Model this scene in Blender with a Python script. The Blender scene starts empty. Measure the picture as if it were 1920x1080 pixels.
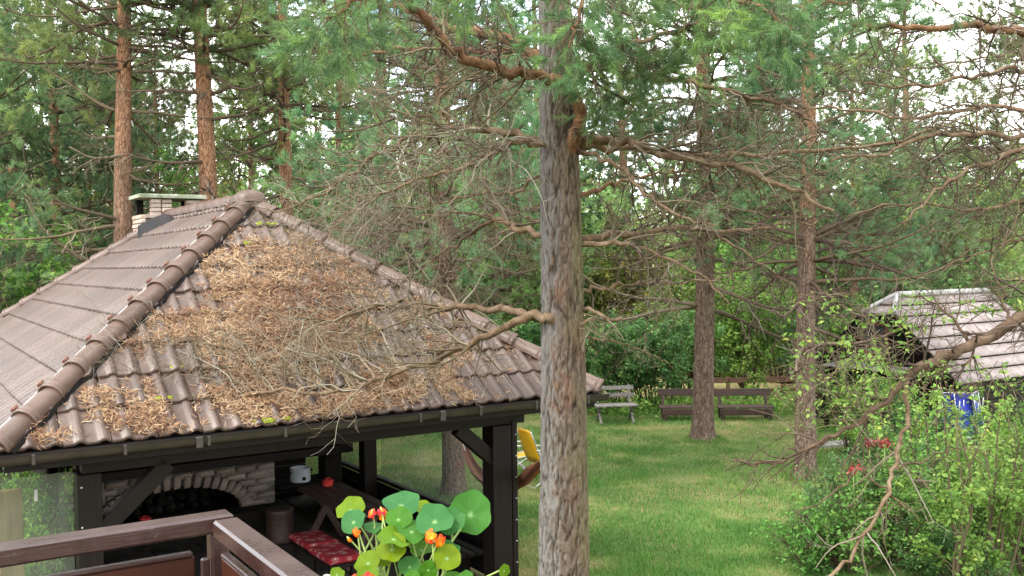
import bpy, bmesh, math, random
import numpy as np
from mathutils import Vector, Matrix

random.seed(7)
rng = np.random.default_rng(11)
SC = bpy.context.scene
COL = SC.collection

# ------------------------------------------------------------------ camera
CAM_H, FPX, PITCH, ROLL = 3.8, 1816.0, 0.0251, -0.0125
_c, _s, _cr, _sr = math.cos(PITCH), math.sin(PITCH), math.cos(ROLL), math.sin(ROLL)
CR = np.array([_cr, _sr * _s, _sr * _c])
CU = np.array([-_sr, _cr * _s, _cr * _c])
CF = np.array([0.0, _c, -_s])
cam = bpy.data.cameras.new('camera')
cam.sensor_width = 36.0
cam.lens = 36.0 * FPX / 1920.0
cam.clip_start = 0.05
cam.clip_end = 2000
cam_o = bpy.data.objects.new('camera', cam)
COL.objects.link(cam_o)
cam_o.matrix_world = Matrix(((CR[0], CU[0], -CF[0], 0), (CR[1], CU[1], -CF[1], 0), (CR[2], CU[2], -CF[2], CAM_H), (0, 0, 0, 1)))
SC.camera = cam_o

# ------------------------------------------------------------------ sky, sun, exposure
SUN_EL, SUN_AZ = math.radians(52), math.radians(232)
w = bpy.data.worlds.new('World')
SC.world = w
w.use_nodes = True
nt = w.node_tree
nt.nodes.clear()
out = nt.nodes.new('ShaderNodeOutputWorld')
bg = nt.nodes.new('ShaderNodeBackground')
sky = nt.nodes.new('ShaderNodeTexSky')
sky.sky_type = 'NISHITA'
sky.sun_disc = False
sky.sun_elevation = SUN_EL
sky.sun_rotation = SUN_AZ
tc = nt.nodes.new('ShaderNodeTexCoord')
ns = nt.nodes.new('ShaderNodeTexNoise')
ns.inputs['Scale'].default_value = 3.2
ns.inputs['Detail'].default_value = 7
ns.inputs['Roughness'].default_value = 0.6
rp = nt.nodes.new('ShaderNodeValToRGB')
rp.color_ramp.elements[0].position = 0.36
rp.color_ramp.elements[1].position = 0.56
mx = nt.nodes.new('ShaderNodeMix')
mx.data_type = 'RGBA'
mx.inputs['B'].default_value = (10.4, 10.5, 10.3, 1)
nt.links.new(tc.outputs['Generated'], ns.inputs['Vector'])
nt.links.new(ns.outputs['Fac'], rp.inputs['Fac'])
nt.links.new(rp.outputs['Color'], mx.inputs['Factor'])
nt.links.new(sky.outputs['Color'], mx.inputs['A'])
nt.links.new(mx.outputs['Result'], bg.inputs['Color'])
bg.inputs['Strength'].default_value = 0.15
nt.links.new(bg.outputs['Background'], out.inputs['Surface'])

sun = bpy.data.lights.new('sun', 'SUN')
sun.energy = 1.5
sun.angle = math.radians(24)
sun.color = (1.0, 0.95, 0.87)
sun_o = bpy.data.objects.new('sun', sun)
COL.objects.link(sun_o)
sdir = Vector((math.sin(SUN_AZ) * math.cos(SUN_EL), math.cos(SUN_AZ) * math.cos(SUN_EL), math.sin(SUN_EL)))
sun_o.rotation_euler = sdir.to_track_quat('Z', 'Y').to_euler()
sun_o.location = (-20, -20, 40)

SC.view_settings.view_transform = 'Standard'
SC.view_settings.look = 'None'
SC.view_settings.exposure = 1.95
SC.view_settings.gamma = 1.0
SC.render.engine = 'CYCLES'
SC.cycles.use_denoising = True
SC.cycles.max_bounces = 6
SC.cycles.diffuse_bounces = 4
SC.cycles.glossy_bounces = 2
SC.cycles.transmission_bounces = 3
SC.cycles.transparent_max_bounces = 8

# ------------------------------------------------------------------ helpers
def at(px, py, d):
    """point seen at pixel (px, py) of the 1920x1080 photo, d metres deep"""
    return np.array([0, 0, CAM_H]) + d * (CF + CR * (px - 960) / FPX - CU * (py - 540) / FPX)

def at_z(px, py, z):
    r = CF + CR * (px - 960) / FPX - CU * (py - 540) / FPX
    return np.array([0, 0, CAM_H]) + r * (z - CAM_H) / r[2]

def nrm(v):
    return v / np.maximum(np.linalg.norm(v, axis=-1, keepdims=True), 1e-9)

class MB:
    """collects vertices and faces, then links them as ONE mesh"""
    def __init__(self):
        self.v, self.f, self.t, self.n = [], [], [], 0
    def add(self, v, faces, tint=None):
        v = np.asarray(v, float).reshape(-1, 3)
        f = np.asarray(faces, np.int64)
        self.f.append(f + self.n)
        self.v.append(v)
        if tint is None:
            tint = np.full(len(v), 0.5)
        elif np.isscalar(tint):
            tint = np.full(len(v), float(tint))
        self.t.append(np.asarray(tint, float).ravel())
        self.n += len(v)
        return self
    def mesh(self, name, mat=None, smooth=False):
        me = bpy.data.meshes.new(name)
        V = np.concatenate(self.v).astype(np.float32)
        T = np.concatenate(self.t).astype(np.float32)
        loops = np.concatenate([f.ravel() for f in self.f]).astype(np.int32)
        sizes = np.concatenate([np.full(len(f), f.shape[1], np.int32) for f in self.f])
        starts = np.concatenate([[0], np.cumsum(sizes)[:-1]]).astype(np.int32)
        me.vertices.add(len(V)); me.vertices.foreach_set('co', V.ravel())
        me.loops.add(len(loops)); me.loops.foreach_set('vertex_index', loops)
        me.polygons.add(len(sizes)); me.polygons.foreach_set('loop_start', starts)
        try:
            me.polygons.foreach_set('loop_total', sizes)
        except Exception:
            pass
        if smooth:
            me.polygons.foreach_set('use_smooth', np.ones(len(sizes), bool))
        a = me.attributes.new('tint', 'FLOAT', 'POINT'); a.data.foreach_set('value', T)
        me.update(calc_edges=True)
        if mat:
            me.materials.append(mat)
        return me
    def build(self, name, mat, parent=None, smooth=False, kind=None):
        return link(name, self.mesh(name, mat, smooth), parent, kind)

def link(name, me, parent=None, kind=None):
    o = bpy.data.objects.new(name, me)
    COL.objects.link(o)
    if parent is not None:
        o.parent = parent
    if kind:
        o['kind'] = kind
    return o

def tag(o, label, cat, group=None):
    o['label'] = label; o['category'] = cat
    if group:
        o['group'] = group
    return o

def thing(name, label, cat, loc=(0, 0, 0), rz=0.0, group=None):
    o = bpy.data.objects.new(name, None)
    o.empty_display_size = 0.2
    COL.objects.link(o)
    o.location = [float(x) for x in loc]
    o.rotation_euler = (0, 0, rz)
    return tag(o, label, cat, group)

BOXF = np.array([[0, 3, 2, 1], [4, 5, 6, 7], [0, 1, 5, 4], [1, 2, 6, 5], [2, 3, 7, 6], [3, 0, 4, 7]])

def box_v(c, s, M=None):
    c, s = np.asarray(c, float), np.asarray(s, float) / 2
    v = np.array([[-1, -1, -1], [1, -1, -1], [1, 1, -1], [-1, 1, -1], [-1, -1, 1], [1, -1, 1], [1, 1, 1], [-1, 1, 1]]) * s
    if M is not None:
        v = v @ np.asarray(M).T
    return v + c

def bbox_mesh(name, s, mat, bev=0.006, wob=0.0):
    """bevelled box mesh centred on the origin"""
    bm = bmesh.new()
    bmesh.ops.create_cube(bm, size=1.0)
    for v in bm.verts:
        v.co = Vector((v.co.x * s[0], v.co.y * s[1], v.co.z * s[2]))
    if bev > 0:
        bmesh.ops.bevel(bm, geom=bm.edges[:], offset=min(bev, min(s) * 0.3), segments=1, affect='EDGES')
    if wob:
        for v in bm.verts:
            v.co += Vector((random.uniform(-wob, wob), random.uniform(-wob, wob), random.uniform(-wob, wob)))
    me = bpy.data.meshes.new(name)
    bm.to_mesh(me); bm.free()
    if mat:
        me.materials.append(mat)
    return me

def bbox(name, c, s, mat, parent=None, rot=(0, 0, 0), bev=0.006, wob=0.0, kind=None):
    o = link(name, bbox_mesh(name, s, mat, bev, wob), parent, kind)
    o.location = [float(x) for x in c]
    o.rotation_euler = rot
    return o

def beam(name, p, q, wd, ht, mat, parent=None, bev=0.006):
    """bevelled bar from p to q"""
    p, q = Vector([float(x) for x in p]), Vector([float(x) for x in q])
    d = q - p
    o = link(name, bbox_mesh(name, (wd, ht, d.length), mat, bev), parent)
    z = d.normalized()
    up = Vector((0, 0, 1)) if abs(z.z) < 0.95 else Vector((0, 1, 0))
    x = up.cross(z).normalized(); y = z.cross(x)
    m = Matrix((x, y, z)).transposed().to_4x4()
    m.translation = (p + q) / 2
    o.matrix_basis = m
    return o

def smooth_line(P, K):
    """Catmull-Rom through P (n, m) resampled at K points"""
    P = np.asarray(P, float)
    n = len(P)
    Q = np.vstack([2 * P[0] - P[1], P, 2 * P[-1] - P[-2]])
    u = np.linspace(0, n - 1 - 1e-6, K)
    i = u.astype(int); t = (u - i)[:, None]
    a, b, c, d = Q[i], Q[i + 1], Q[i + 2], Q[i + 3]
    return 0.5 * ((2 * b) + (c - a) * t + (2 * a - 5 * b + 4 * c - d) * t ** 2 + (3 * b - a - 3 * c + d) * t ** 3)

def tubes(mb, P, R, sides=3, tint=None):
    """P (N,K,3) polylines with radii R (N,K) -> tubes"""
    P = np.asarray(P, float)
    if P.ndim == 2:
        P = P[None]
    R = np.asarray(R, float)
    if R.ndim == 1:
        R = R[None]
    N, K, _ = P.shape
    T = np.empty_like(P)
    T[:, 1:-1] = P[:, 2:] - P[:, :-2]; T[:, 0] = P[:, 1] - P[:, 0]; T[:, -1] = P[:, -1] - P[:, -2]
    T = nrm(T)
    g = T.mean(1)
    ref = np.where(np.abs(g[:, 2:3]) > 0.75, np.array([[1.0, 0, 0]]), np.array([[0, 0, 1.0]]))[:, None, :]
    X = nrm(np.cross(np.broadcast_to(ref, T.shape), T)); Y = np.cross(T, X)
    an = np.arange(sides) * 2 * math.pi / sides
    V = P[:, :, None, :] + R[:, :, None, None] * (np.cos(an)[None, None, :, None] * X[:, :, None, :] + np.sin(an)[None, None, :, None] * Y[:, :, None, :])
    base = (np.arange(N) * K * sides)[:, None, None]
    k = (np.arange(K - 1) * sides)[None, :, None]
    j = np.arange(sides)[None, None, :]; j2 = (j + 1) % sides
    F = np.stack([base + k + j, base + k + j2, base + k + sides + j2, base + k + sides + j], -1).reshape(-1, 4)
    tt = None
    if tint is not None:
        tint = np.asarray(tint, float)
        tt = np.broadcast_to(tint[:, None, None] if tint.ndim == 1 else tint[:, :, None], (N, K, sides)).ravel()
    mb.add(V.reshape(-1, 3), F, tt)
    if sides > 4:
        for r0, flip in ((0, True), (K - 1, False)):
            cap = base[:, 0, :] + r0 * sides + np.arange(sides)[None, :]
            mb.f.append((cap[:, ::-1] if flip else cap) + mb.n - N * K * sides)

def spawn(P, R, n, tr, L, ang, K, wig=0.25, grav=0.0, taper=0.15, rs=0.6, flat=1.0, up=0.0):
    """n child lines growing out of the parents P (N,K,3): returns lines and radii"""
    N, Kp, _ = P.shape
    seg = np.linalg.norm(np.diff(P, axis=1), axis=2).sum(1)
    idx = rng.choice(N, n, p=seg / seg.sum())
    t = rng.uniform(tr[0], tr[1], n) * (Kp - 1) * 0.9999
    i = t.astype(int); fr = (t - i)[:, None]
    b = P[idx, i] * (1 - fr) + P[idx, i + 1] * fr
    tan = nrm(P[idx, i + 1] - P[idx, i])
    rp_ = R[idx, i] * (1 - fr[:, 0]) + R[idx, i + 1] * fr[:, 0]
    rnd = rng.normal(size=(n, 3)); rnd[:, 2] *= flat; rnd[:, 2] += up
    perp = nrm(rnd - (rnd * tan).sum(1, keepdims=True) * tan)
    a = rng.uniform(ang[0], ang[1], n)[:, None]
    d = np.cos(a) * tan + np.sin(a) * perp
    ln = rng.uniform(L[0], L[1], n) * (1.1 - 0.55 * t / (Kp - 1))
    st = (ln / (K - 1))[:, None]
    Q = np.empty((n, K, 3)); Q[:, 0] = b
    for k in range(1, K):
        d = nrm(d + wig * rng.normal(size=(n, 3)) + np.array([0, 0, grav]))
        Q[:, k] = Q[:, k - 1] + d * st
    r0 = rp_ * rs
    RR = r0[:, None] * np.linspace(1, taper, K)[None, :]
    return Q, RR

def frames(ax):
    """rotation frames (N,3,3) whose z column is ax, random spin"""
    ax = nrm(ax)
    r = rng.normal(size=ax.shape)
    x = nrm(np.cross(r, ax)); y = np.cross(ax, x)
    return np.stack([x, y, ax], -1)

def tuft_template(m, L=0.075, shoot=0.10, wd=0.004, spread=(0.5, 1.0), seed=0):
    g = np.random.default_rng(seed)
    v = []
    for k in range(m):
        s = shoot * (k + 0.5) / m
        th = k * 2.39996 + g.uniform(-.3, .3)
        a = g.uniform(*spread) * (1.15 - 0.55 * k / m)
        rad = np.array([math.cos(th), math.sin(th), 0])
        d = rad * math.sin(a) + np.array([0, 0, math.cos(a)])
        b = np.array([0, 0, s])
        side = nrm(np.cross(d, g.normal(size=3)))
        l = L * g.uniform(.75, 1.1)
        v += [b - side * wd / 2, b + side * wd / 2, b + d * l + np.array([0, 0, -0.08 * l])]
    return np.array(v)

def inst(mb, tmpl, faces, pos, F, scale, tint):
    """stamp a template at every pos with frame F, scale and tint"""
    n, m = len(pos), len(tmpl)
    V = np.einsum('nij,mj->nmi', F, tmpl) * np.asarray(scale).reshape(-1, 1, 1) + pos[:, None, :]
    f = np.asarray(faces)
    FF = (f[None] + (np.arange(n) * m)[:, None, None]).reshape(-1, f.shape[1])
    mb.add(V.reshape(-1, 3), FF, np.repeat(tint, m))

def tri_faces(tmpl):
    return np.arange(len(tmpl)).reshape(-1, 3)

def on_lines(P, n, tr=(0, 1)):
    N, K, _ = P.shape
    idx = rng.integers(0, N, n)
    t = rng.uniform(tr[0], tr[1], n) * (K - 1) * 0.9999
    i = t.astype(int); fr = (t - i)[:, None]
    return P[idx, i] * (1 - fr) + P[idx, i + 1] * fr, nrm(P[idx, i + 1] - P[idx, i])

LEAF = np.array([[0, 0, 0], [0.28, 0.4, 0.07], [0, 1, -0.05], [-0.28, 0.4, 0.07], [0, 0.45, 0]])
LEAFF = np.array([[0, 1, 4], [1, 2, 4], [2, 3, 4], [3, 0, 4]])
LEAF2F = np.array([[0, 1, 2], [0, 2, 3]])

def leaf_frames(n, upbias=0.8):
    z = rng.normal(size=(n, 3)); z[:, 2] = np.abs(z[:, 2]) + upbias
    z = nrm(z)
    r = rng.normal(size=(n, 3)); x = nrm(np.cross(r, z)); y = np.cross(z, x)
    return np.stack([x, y, z], -1)

def vnoise(x, y, seed=0, oct=3):
    g = np.random.default_rng(seed)
    tot = 0; amp = 1; norm = 0
    x = np.asarray(x, float); y = np.asarray(y, float)
    for o in range(oct):
        L = g.random((64, 64))
        xi, yi = np.floor(x).astype(int), np.floor(y).astype(int)
        fx, fy = x - xi, y - yi
        fx = fx * fx * (3 - 2 * fx); fy = fy * fy * (3 - 2 * fy)
        a = L[xi % 64, yi % 64]; b = L[(xi + 1) % 64, yi % 64]; c = L[xi % 64, (yi + 1) % 64]; d = L[(xi + 1) % 64, (yi + 1) % 64]
        tot = tot + amp * ((a * (1 - fx) + b * fx) * (1 - fy) + (c * (1 - fx) + d * fx) * fy)
        norm += amp; amp *= 0.5; x = x * 2.03 + 7.1; y = y * 2.03 + 3.7
    return tot / norm

# ------------------------------------------------------------------ materials
def ramp_node(nt, fac, stops):
    r = nt.nodes.new('ShaderNodeValToRGB')
    e = r.color_ramp.elements
    while len(e) < len(stops):
        e.new(0.5)
    for k, (p, c) in enumerate(stops):
        e[k].position = p; e[k].color = (*c, 1)
    nt.links.new(fac, r.inputs['Fac'])
    return r.outputs['Color']

def noise_node(nt, vec, scale, detail=4, rough=0.55, dist=0.0):
    n = nt.nodes.new('ShaderNodeTexNoise')
    n.inputs['Scale'].default_value = scale; n.inputs['Detail'].default_value = detail
    n.inputs['Roughness'].default_value = rough; n.inputs['Distortion'].default_value = dist
    if vec is not None:
        nt.links.new(vec, n.inputs['Vector'])
    return n.outputs['Fac']

def mixc(nt, fac, a, b, mode='MIX'):
    m = nt.nodes.new('ShaderNodeMix'); m.data_type = 'RGBA'; m.blend_type = mode
    for k, v in (('Factor', fac), ('A', a), ('B', b)):
        if isinstance(v, (int, float)):
            m.inputs[k].default_value = v
        elif isinstance(v, tuple):
            m.inputs[k].default_value = (*v, 1)
        else:
            nt.links.new(v, m.inputs[k])
    return m.outputs['Result']

def math_node(nt, op, a, b=0.0):
    m = nt.nodes.new('ShaderNodeMath'); m.operation = op
    for k, v in ((0, a), (1, b)):
        if isinstance(v, (int, float)):
            m.inputs[k].default_value = v
        else:
            nt.links.new(v, m.inputs[k])
    return m.outputs[0]

def new_mat(name, rough=0.6, spec=0.4):
    m = bpy.data.materials.new(name); m.use_nodes = True
    nt = m.node_tree
    b = nt.nodes['Principled BSDF']
    b.inputs['Roughness'].default_value = rough
    b.inputs['Specular IOR Level'].default_value = spec
    return m, nt, b

def coords(nt, kind='Object', scale=(1, 1, 1)):
    t = nt.nodes.new('ShaderNodeTexCoord')
    mp = nt.nodes.new('ShaderNodeMapping')
    mp.inputs['Scale'].default_value = scale
    nt.links.new(t.outputs[kind], mp.inputs['Vector'])
    return mp.outputs['Vector']

def attr(nt, name='tint'):
    a = nt.nodes.new('ShaderNodeAttribute'); a.attribute_name = name
    return a.outputs['Fac']

def obj_rand(nt):
    return nt.nodes.new('ShaderNodeObjectInfo').outputs['Random']

def bump(nt, b, h, strength=0.4, dist=0.01):
    n = nt.nodes.new('ShaderNodeBump')
    n.inputs['Strength'].default_value = strength; n.inputs['Distance'].default_value = dist
    nt.links.new(h, n.inputs['Height']); nt.links.new(n.outputs['Normal'], b.inputs['Normal'])

def noisy(name, stops, scale=6.0, stretch=(1, 1, 1), rough=0.6, spec=0.35, bmp=0.3, bdist=0.006, rand=0.0, detail=5, kind='Object', metal=0.0):
    """ramp-coloured noise, optional per-object value shift, bump"""
    m, nt, b = new_mat(name, rough, spec)
    v = coords(nt, kind, stretch)
    f = noise_node(nt, v, scale, detail, 0.62)
    c = ramp_node(nt, f, stops)
    if rand:
        r = obj_rand(nt)
        k = math_node(nt, 'ADD', math_node(nt, 'MULTIPLY', r, rand), 1 - rand / 2)
        hv = nt.nodes.new('ShaderNodeHueSaturation')
        nt.links.new(k, hv.inputs['Value']); nt.links.new(c, hv.inputs['Color'])
        c = hv.outputs['Color']
    nt.links.new(c, b.inputs['Base Color'])
    b.inputs['Metallic'].default_value = metal
    if bmp:
        bump(nt, b, noise_node(nt, v, scale * 3, 4, 0.6), bmp, bdist)
    return m

def foliage(name, stops, rough=0.55, trans=0.35, spec=0.25):
    """leaf colour by the per-leaf tint, with light coming through"""
    m, nt, b = new_mat(name, rough, spec)
    c = ramp_node(nt, attr(nt), stops)
    oi = obj_rand(nt)
    hv = nt.nodes.new('ShaderNodeHueSaturation')
    nt.links.new(math_node(nt, 'ADD', math_node(nt, 'MULTIPLY', oi, 0.35), 0.82), hv.inputs['Value'])
    nt.links.new(math_node(nt, 'ADD', math_node(nt, 'MULTIPLY', oi, 0.04), 0.48), hv.inputs['Hue'])
    nt.links.new(c, hv.inputs['Color'])
    c = hv.outputs['Color']
    nt.links.new(c, b.inputs['Base Color'])
    tr = nt.nodes.new('ShaderNodeBsdfTranslucent')
    nt.links.new(c, tr.inputs['Color'])
    mix = nt.nodes.new('ShaderNodeMixShader'); mix.inputs[0].default_value = trans
    nt.links.new(b.outputs[0], mix.inputs[1]); nt.links.new(tr.outputs[0], mix.inputs[2])
    nt.links.new(mix.outputs[0], nt.nodes['Material Output'].inputs['Surface'])
    return m

M = {}
M['needle'] = foliage('pine_needles', [(0, (0.0842, 0.1421, 0.0555)), (0.35, (0.1468, 0.2271, 0.0789)), (0.7, (0.2426, 0.3203, 0.0986)), (1, (0.3575, 0.4019, 0.1165))], trans=0.45)
M['needle_blue'] = foliage('blue_pine_needles', [(0, (0.0715, 0.1514, 0.0699)), (0.4, (0.1404, 0.2504, 0.1120)), (0.75, (0.2107, 0.3378, 0.1299)), (1, (0.3192, 0.4077, 0.1299))], trans=0.45)
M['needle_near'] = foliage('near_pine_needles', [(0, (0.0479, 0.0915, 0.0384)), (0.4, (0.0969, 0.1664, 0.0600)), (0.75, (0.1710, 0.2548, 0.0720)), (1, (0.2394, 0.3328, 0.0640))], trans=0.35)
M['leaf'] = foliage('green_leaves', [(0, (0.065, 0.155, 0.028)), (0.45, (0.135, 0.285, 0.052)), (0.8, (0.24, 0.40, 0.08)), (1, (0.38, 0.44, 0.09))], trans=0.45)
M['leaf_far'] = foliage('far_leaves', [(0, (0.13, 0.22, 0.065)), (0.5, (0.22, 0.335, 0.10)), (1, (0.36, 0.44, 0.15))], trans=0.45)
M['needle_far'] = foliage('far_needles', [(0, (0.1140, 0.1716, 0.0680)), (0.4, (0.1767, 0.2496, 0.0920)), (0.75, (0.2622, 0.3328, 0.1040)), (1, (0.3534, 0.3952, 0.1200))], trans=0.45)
M['leaf_dark'] = foliage('dark_green_leaves', [(0, (0.0454, 0.1133, 0.0354)), (0.5, (0.0920, 0.2124, 0.0595)), (0.85, (0.1699, 0.3115, 0.0850)), (1, (0.2974, 0.3823, 0.0991))], trans=0.4)
M['leaf_yellow'] = foliage('yellowing_leaves', [(0, (0.12, 0.16, 0.03)), (0.5, (0.24, 0.23, 0.05)), (1, (0.38, 0.27, 0.05))], trans=0.4)
M['brown_needle'] = foliage('dry_needles', [(0, (0.085, 0.045, 0.024)), (0.35, (0.19, 0.112, 0.050)), (0.7, (0.32, 0.215, 0.100)), (1, (0.44, 0.35, 0.20))], trans=0.15, rough=0.8)
M['grass'] = foliage('grass_blades', [(0, (0.075, 0.175, 0.030)), (0.35, (0.140, 0.265, 0.050)), (0.65, (0.265, 0.305, 0.095)), (1, (0.45, 0.36, 0.18))], trans=0.4)
M['twig'] = foliage('bare_twigs', [(0, (0.0344, 0.0241, 0.0155)), (0.4, (0.0946, 0.0671, 0.0413)), (0.7, (0.1591, 0.1221, 0.0834)), (1, (0.2322, 0.2150, 0.1720))], trans=0.0, rough=0.9)
M['limb'] = noisy('branch_bark', [(0.3, (0.0468, 0.0296, 0.0172)), (0.48, (0.1170, 0.0764, 0.0452)), (0.65, (0.1833, 0.1287, 0.0819)), (0.85, (0.2184, 0.1833, 0.1365))], 9, (1, 1, 1), 0.9, 0.15, 1.0, 0.02)
M['limb_orange'] = noisy('orange_branch_bark', [(0.3, (0.0468, 0.0245, 0.0130)), (0.48, (0.1188, 0.0612, 0.0302)), (0.66, (0.1800, 0.0972, 0.0504)), (0.88, (0.1872, 0.1368, 0.0936))], 9, (1, 1, 1), 0.9, 0.15, 1.0, 0.02)

def bark_mat(name, low, high, z0, z1):
    """pine bark: grey-brown plates low on the stem, orange flakes higher"""
    m, nt, b = new_mat(name, 0.9, 0.15)
    v = coords(nt, 'Object', (1, 1, 0.28))
    cell = nt.nodes.new('ShaderNodeTexVoronoi'); cell.feature = 'DISTANCE_TO_EDGE'; cell.inputs['Scale'].default_value = 26
    wv = nt.nodes.new('ShaderNodeVectorMath'); wv.operation = 'ADD'
    nn = nt.nodes.new('ShaderNodeTexNoise'); nn.inputs['Scale'].default_value = 9
    nt.links.new(v, nn.inputs['Vector'])
    sc = nt.nodes.new('ShaderNodeVectorMath'); sc.operation = 'SCALE'; sc.inputs['Scale'].default_value = 0.09
    nt.links.new(nn.outputs['Color'], sc.inputs[0])
    nt.links.new(v, wv.inputs[0]); nt.links.new(sc.outputs[0], wv.inputs[1])
    nt.links.new(wv.outputs[0], cell.inputs['Vector'])
    n1 = noise_node(nt, v, 22, 6, 0.65)
    n2 = noise_node(nt, coords(nt, 'Object', (1, 1, 0.5)), 3.0, 3, 0.5)
    cl = ramp_node(nt, n1, low); ch = ramp_node(nt, n1, high)
    sep = nt.nodes.new('ShaderNodeSeparateXYZ')
    t = nt.nodes.new('ShaderNodeTexCoord'); nt.links.new(t.outputs['Object'], sep.inputs[0])
    mr = nt.nodes.new('ShaderNodeMapRange'); mr.inputs['From Min'].default_value = z0; mr.inputs['From Max'].default_value = z1
    nt.links.new(math_node(nt, 'ADD', sep.outputs['Z'], math_node(nt, 'MULTIPLY', math_node(nt, 'SUBTRACT', n2, 0.5), 5.0)), mr.inputs['Value'])
    c = mixc(nt, mr.outputs[0], cl, ch)
    crack = nt.nodes.new('ShaderNodeMapRange'); crack.inputs['From Max'].default_value = 0.10; crack.inputs['To Min'].default_value = 0.38
    nt.links.new(cell.outputs['Distance'], crack.inputs['Value'])
    c = mixc(nt, 1.0, c, crack.outputs[0], 'MULTIPLY')
    nt.links.new(c, b.inputs['Base Color'])
    h = math_node(nt, 'ADD', math_node(nt, 'MULTIPLY', crack.outputs[0], 0.7), math_node(nt, 'MULTIPLY', n1, 0.5))
    bump(nt, b, h, 0.9, 0.03)
    return m

LOWB = [(0.28, (0.075, 0.05, 0.036)), (0.5, (0.165, 0.115, 0.085)), (0.68, (0.24, 0.18, 0.14)), (0.82, (0.34, 0.29, 0.24))]
HIGHB = [(0.28, (0.145, 0.068, 0.036)), (0.5, (0.30, 0.155, 0.085)), (0.7, (0.41, 0.235, 0.135)), (0.85, (0.45, 0.32, 0.22))]
M['bark'] = bark_mat('pine_bark', LOWB, HIGHB, 3.5, 8.5)
M['bark_red'] = bark_mat('reddish_pine_bark', [(0.28, (0.1300, 0.0754, 0.0494)), (0.5, (0.2730, 0.1755, 0.1235)), (0.7, (0.3770, 0.2600, 0.1885)), (0.85, (0.4940, 0.3900, 0.3120))], HIGHB, 2.0, 6.5)

# bark of the near trunk: modelled plates, coloured by depth of the crack and lichen
def near_bark():
    m, nt, b = new_mat('near_trunk_bark', 0.9, 0.15)
    v = coords(nt, 'Object', (1, 1, 0.6))
    n1 = noise_node(nt, v, 40, 6, 0.7)
    c = ramp_node(nt, n1, [(0.25, (0.062, 0.044, 0.032)), (0.48, (0.095, 0.071, 0.053)), (0.65, (0.125, 0.098, 0.075)), (0.85, (0.165, 0.137, 0.112))])
    n3 = noise_node(nt, coords(nt, 'Object', (1, 1, 0.45)), 4.0, 4, 0.6)
    c = mixc(nt, ramp_node(nt, n3, [(0.52, (0, 0, 0)), (0.66, (1, 1, 1))]), c, mixc(nt, n1, (0.085, 0.048, 0.032), (0.16, 0.10, 0.07)))
    # grey lichen on the weather side (-x)
    sep = nt.nodes.new('ShaderNodeSeparateXYZ'); t = nt.nodes.new('ShaderNodeTexCoord'); nt.links.new(t.outputs['Normal'], sep.inputs[0])
    side = math_node(nt, 'MULTIPLY', sep.outputs['X'], -0.42)
    li = math_node(nt, 'ADD', side, noise_node(nt, coords(nt, 'Object', (1, 1, 0.6)), 14, 6, 0.7))
    lf = ramp_node(nt, li, [(0.55, (0, 0, 0)), (0.80, (1, 1, 1))])
    c = mixc(nt, lf, c, mixc(nt, noise_node(nt, v, 70, 3, 0.6), (0.105, 0.096, 0.086), (0.172, 0.163, 0.15)))
    al = ramp_node(nt, math_node(nt, 'ADD', math_node(nt, 'MULTIPLY', sep.outputs['X'], 0.35), noise_node(nt, coords(nt, 'Object', (1, 1, 0.3)), 5, 4, 0.6)), [(0.62, (0, 0, 0)), (0.85, (1, 1, 1))])
    c = mixc(nt, math_node(nt, 'MULTIPLY', al, 0.6), c, (0.13, 0.115, 0.055))
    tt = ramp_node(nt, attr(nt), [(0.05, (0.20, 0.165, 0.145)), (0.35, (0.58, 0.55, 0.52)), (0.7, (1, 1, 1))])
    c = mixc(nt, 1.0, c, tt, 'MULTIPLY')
    nt.links.new(c, b.inputs['Base Color'])
    bump(nt, b, n1, 0.8, 0.012)
    return m
M['near_bark'] = near_bark()

# ground
def ground_mat():
    m, nt, b = new_mat('ground', 0.95, 0.1)
    t = nt.nodes.new('ShaderNodeTexCoord'); v = t.outputs['Object']
    big = noise_node(nt, v, 0.55, 5, 0.6); fine = noise_node(nt, v, 24, 4, 0.7)
    lawn = ramp_node(nt, big, [(0.32, (0.08, 0.12, 0.04)), (0.48, (0.14, 0.16, 0.06)), (0.60, (0.22, 0.19, 0.09)), (0.72, (0.30, 0.225, 0.125))])
    lawn = mixc(nt, 0.55, lawn, ramp_node(nt, fine, [(0.3, (0.30, 0.30, 0.28)), (0.7, (1.25, 1.25, 1.2))]), 'MULTIPLY')
    sep = nt.nodes.new('ShaderNodeSeparateXYZ'); nt.links.new(v, sep.inputs[0])
    wood = mixc(nt, fine, (0.05, 0.035, 0.022), (0.16, 0.105, 0.06))
    mead = mixc(nt, fine, (0.20, 0.19, 0.07), (0.42, 0.34, 0.17))
    far = math_node(nt, 'ADD', sep.outputs['Y'], math_node(nt, 'MULTIPLY', big, 4.0))
    f1 = ramp_node(nt, math_node(nt, 'MULTIPLY', far, 0.02), [(0.52, (0, 0, 0)), (0.56, (1, 1, 1))])
    c = mixc(nt, f1, lawn, mead)
    lf = math_node(nt, 'ADD', math_node(nt, 'MULTIPLY', sep.outputs['X'], -0.1), math_node(nt, 'MULTIPLY', big, 0.3))
    f2 = ramp_node(nt, lf, [(0.42, (0, 0, 0)), (0.5, (1, 1, 1))])
    c = mixc(nt, f2, c, wood)
    nt.links.new(c, b.inputs['Base Color'])
    bump(nt, b, fine, 0.8, 0.03)
    return m
M['ground'] = ground_mat()

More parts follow.
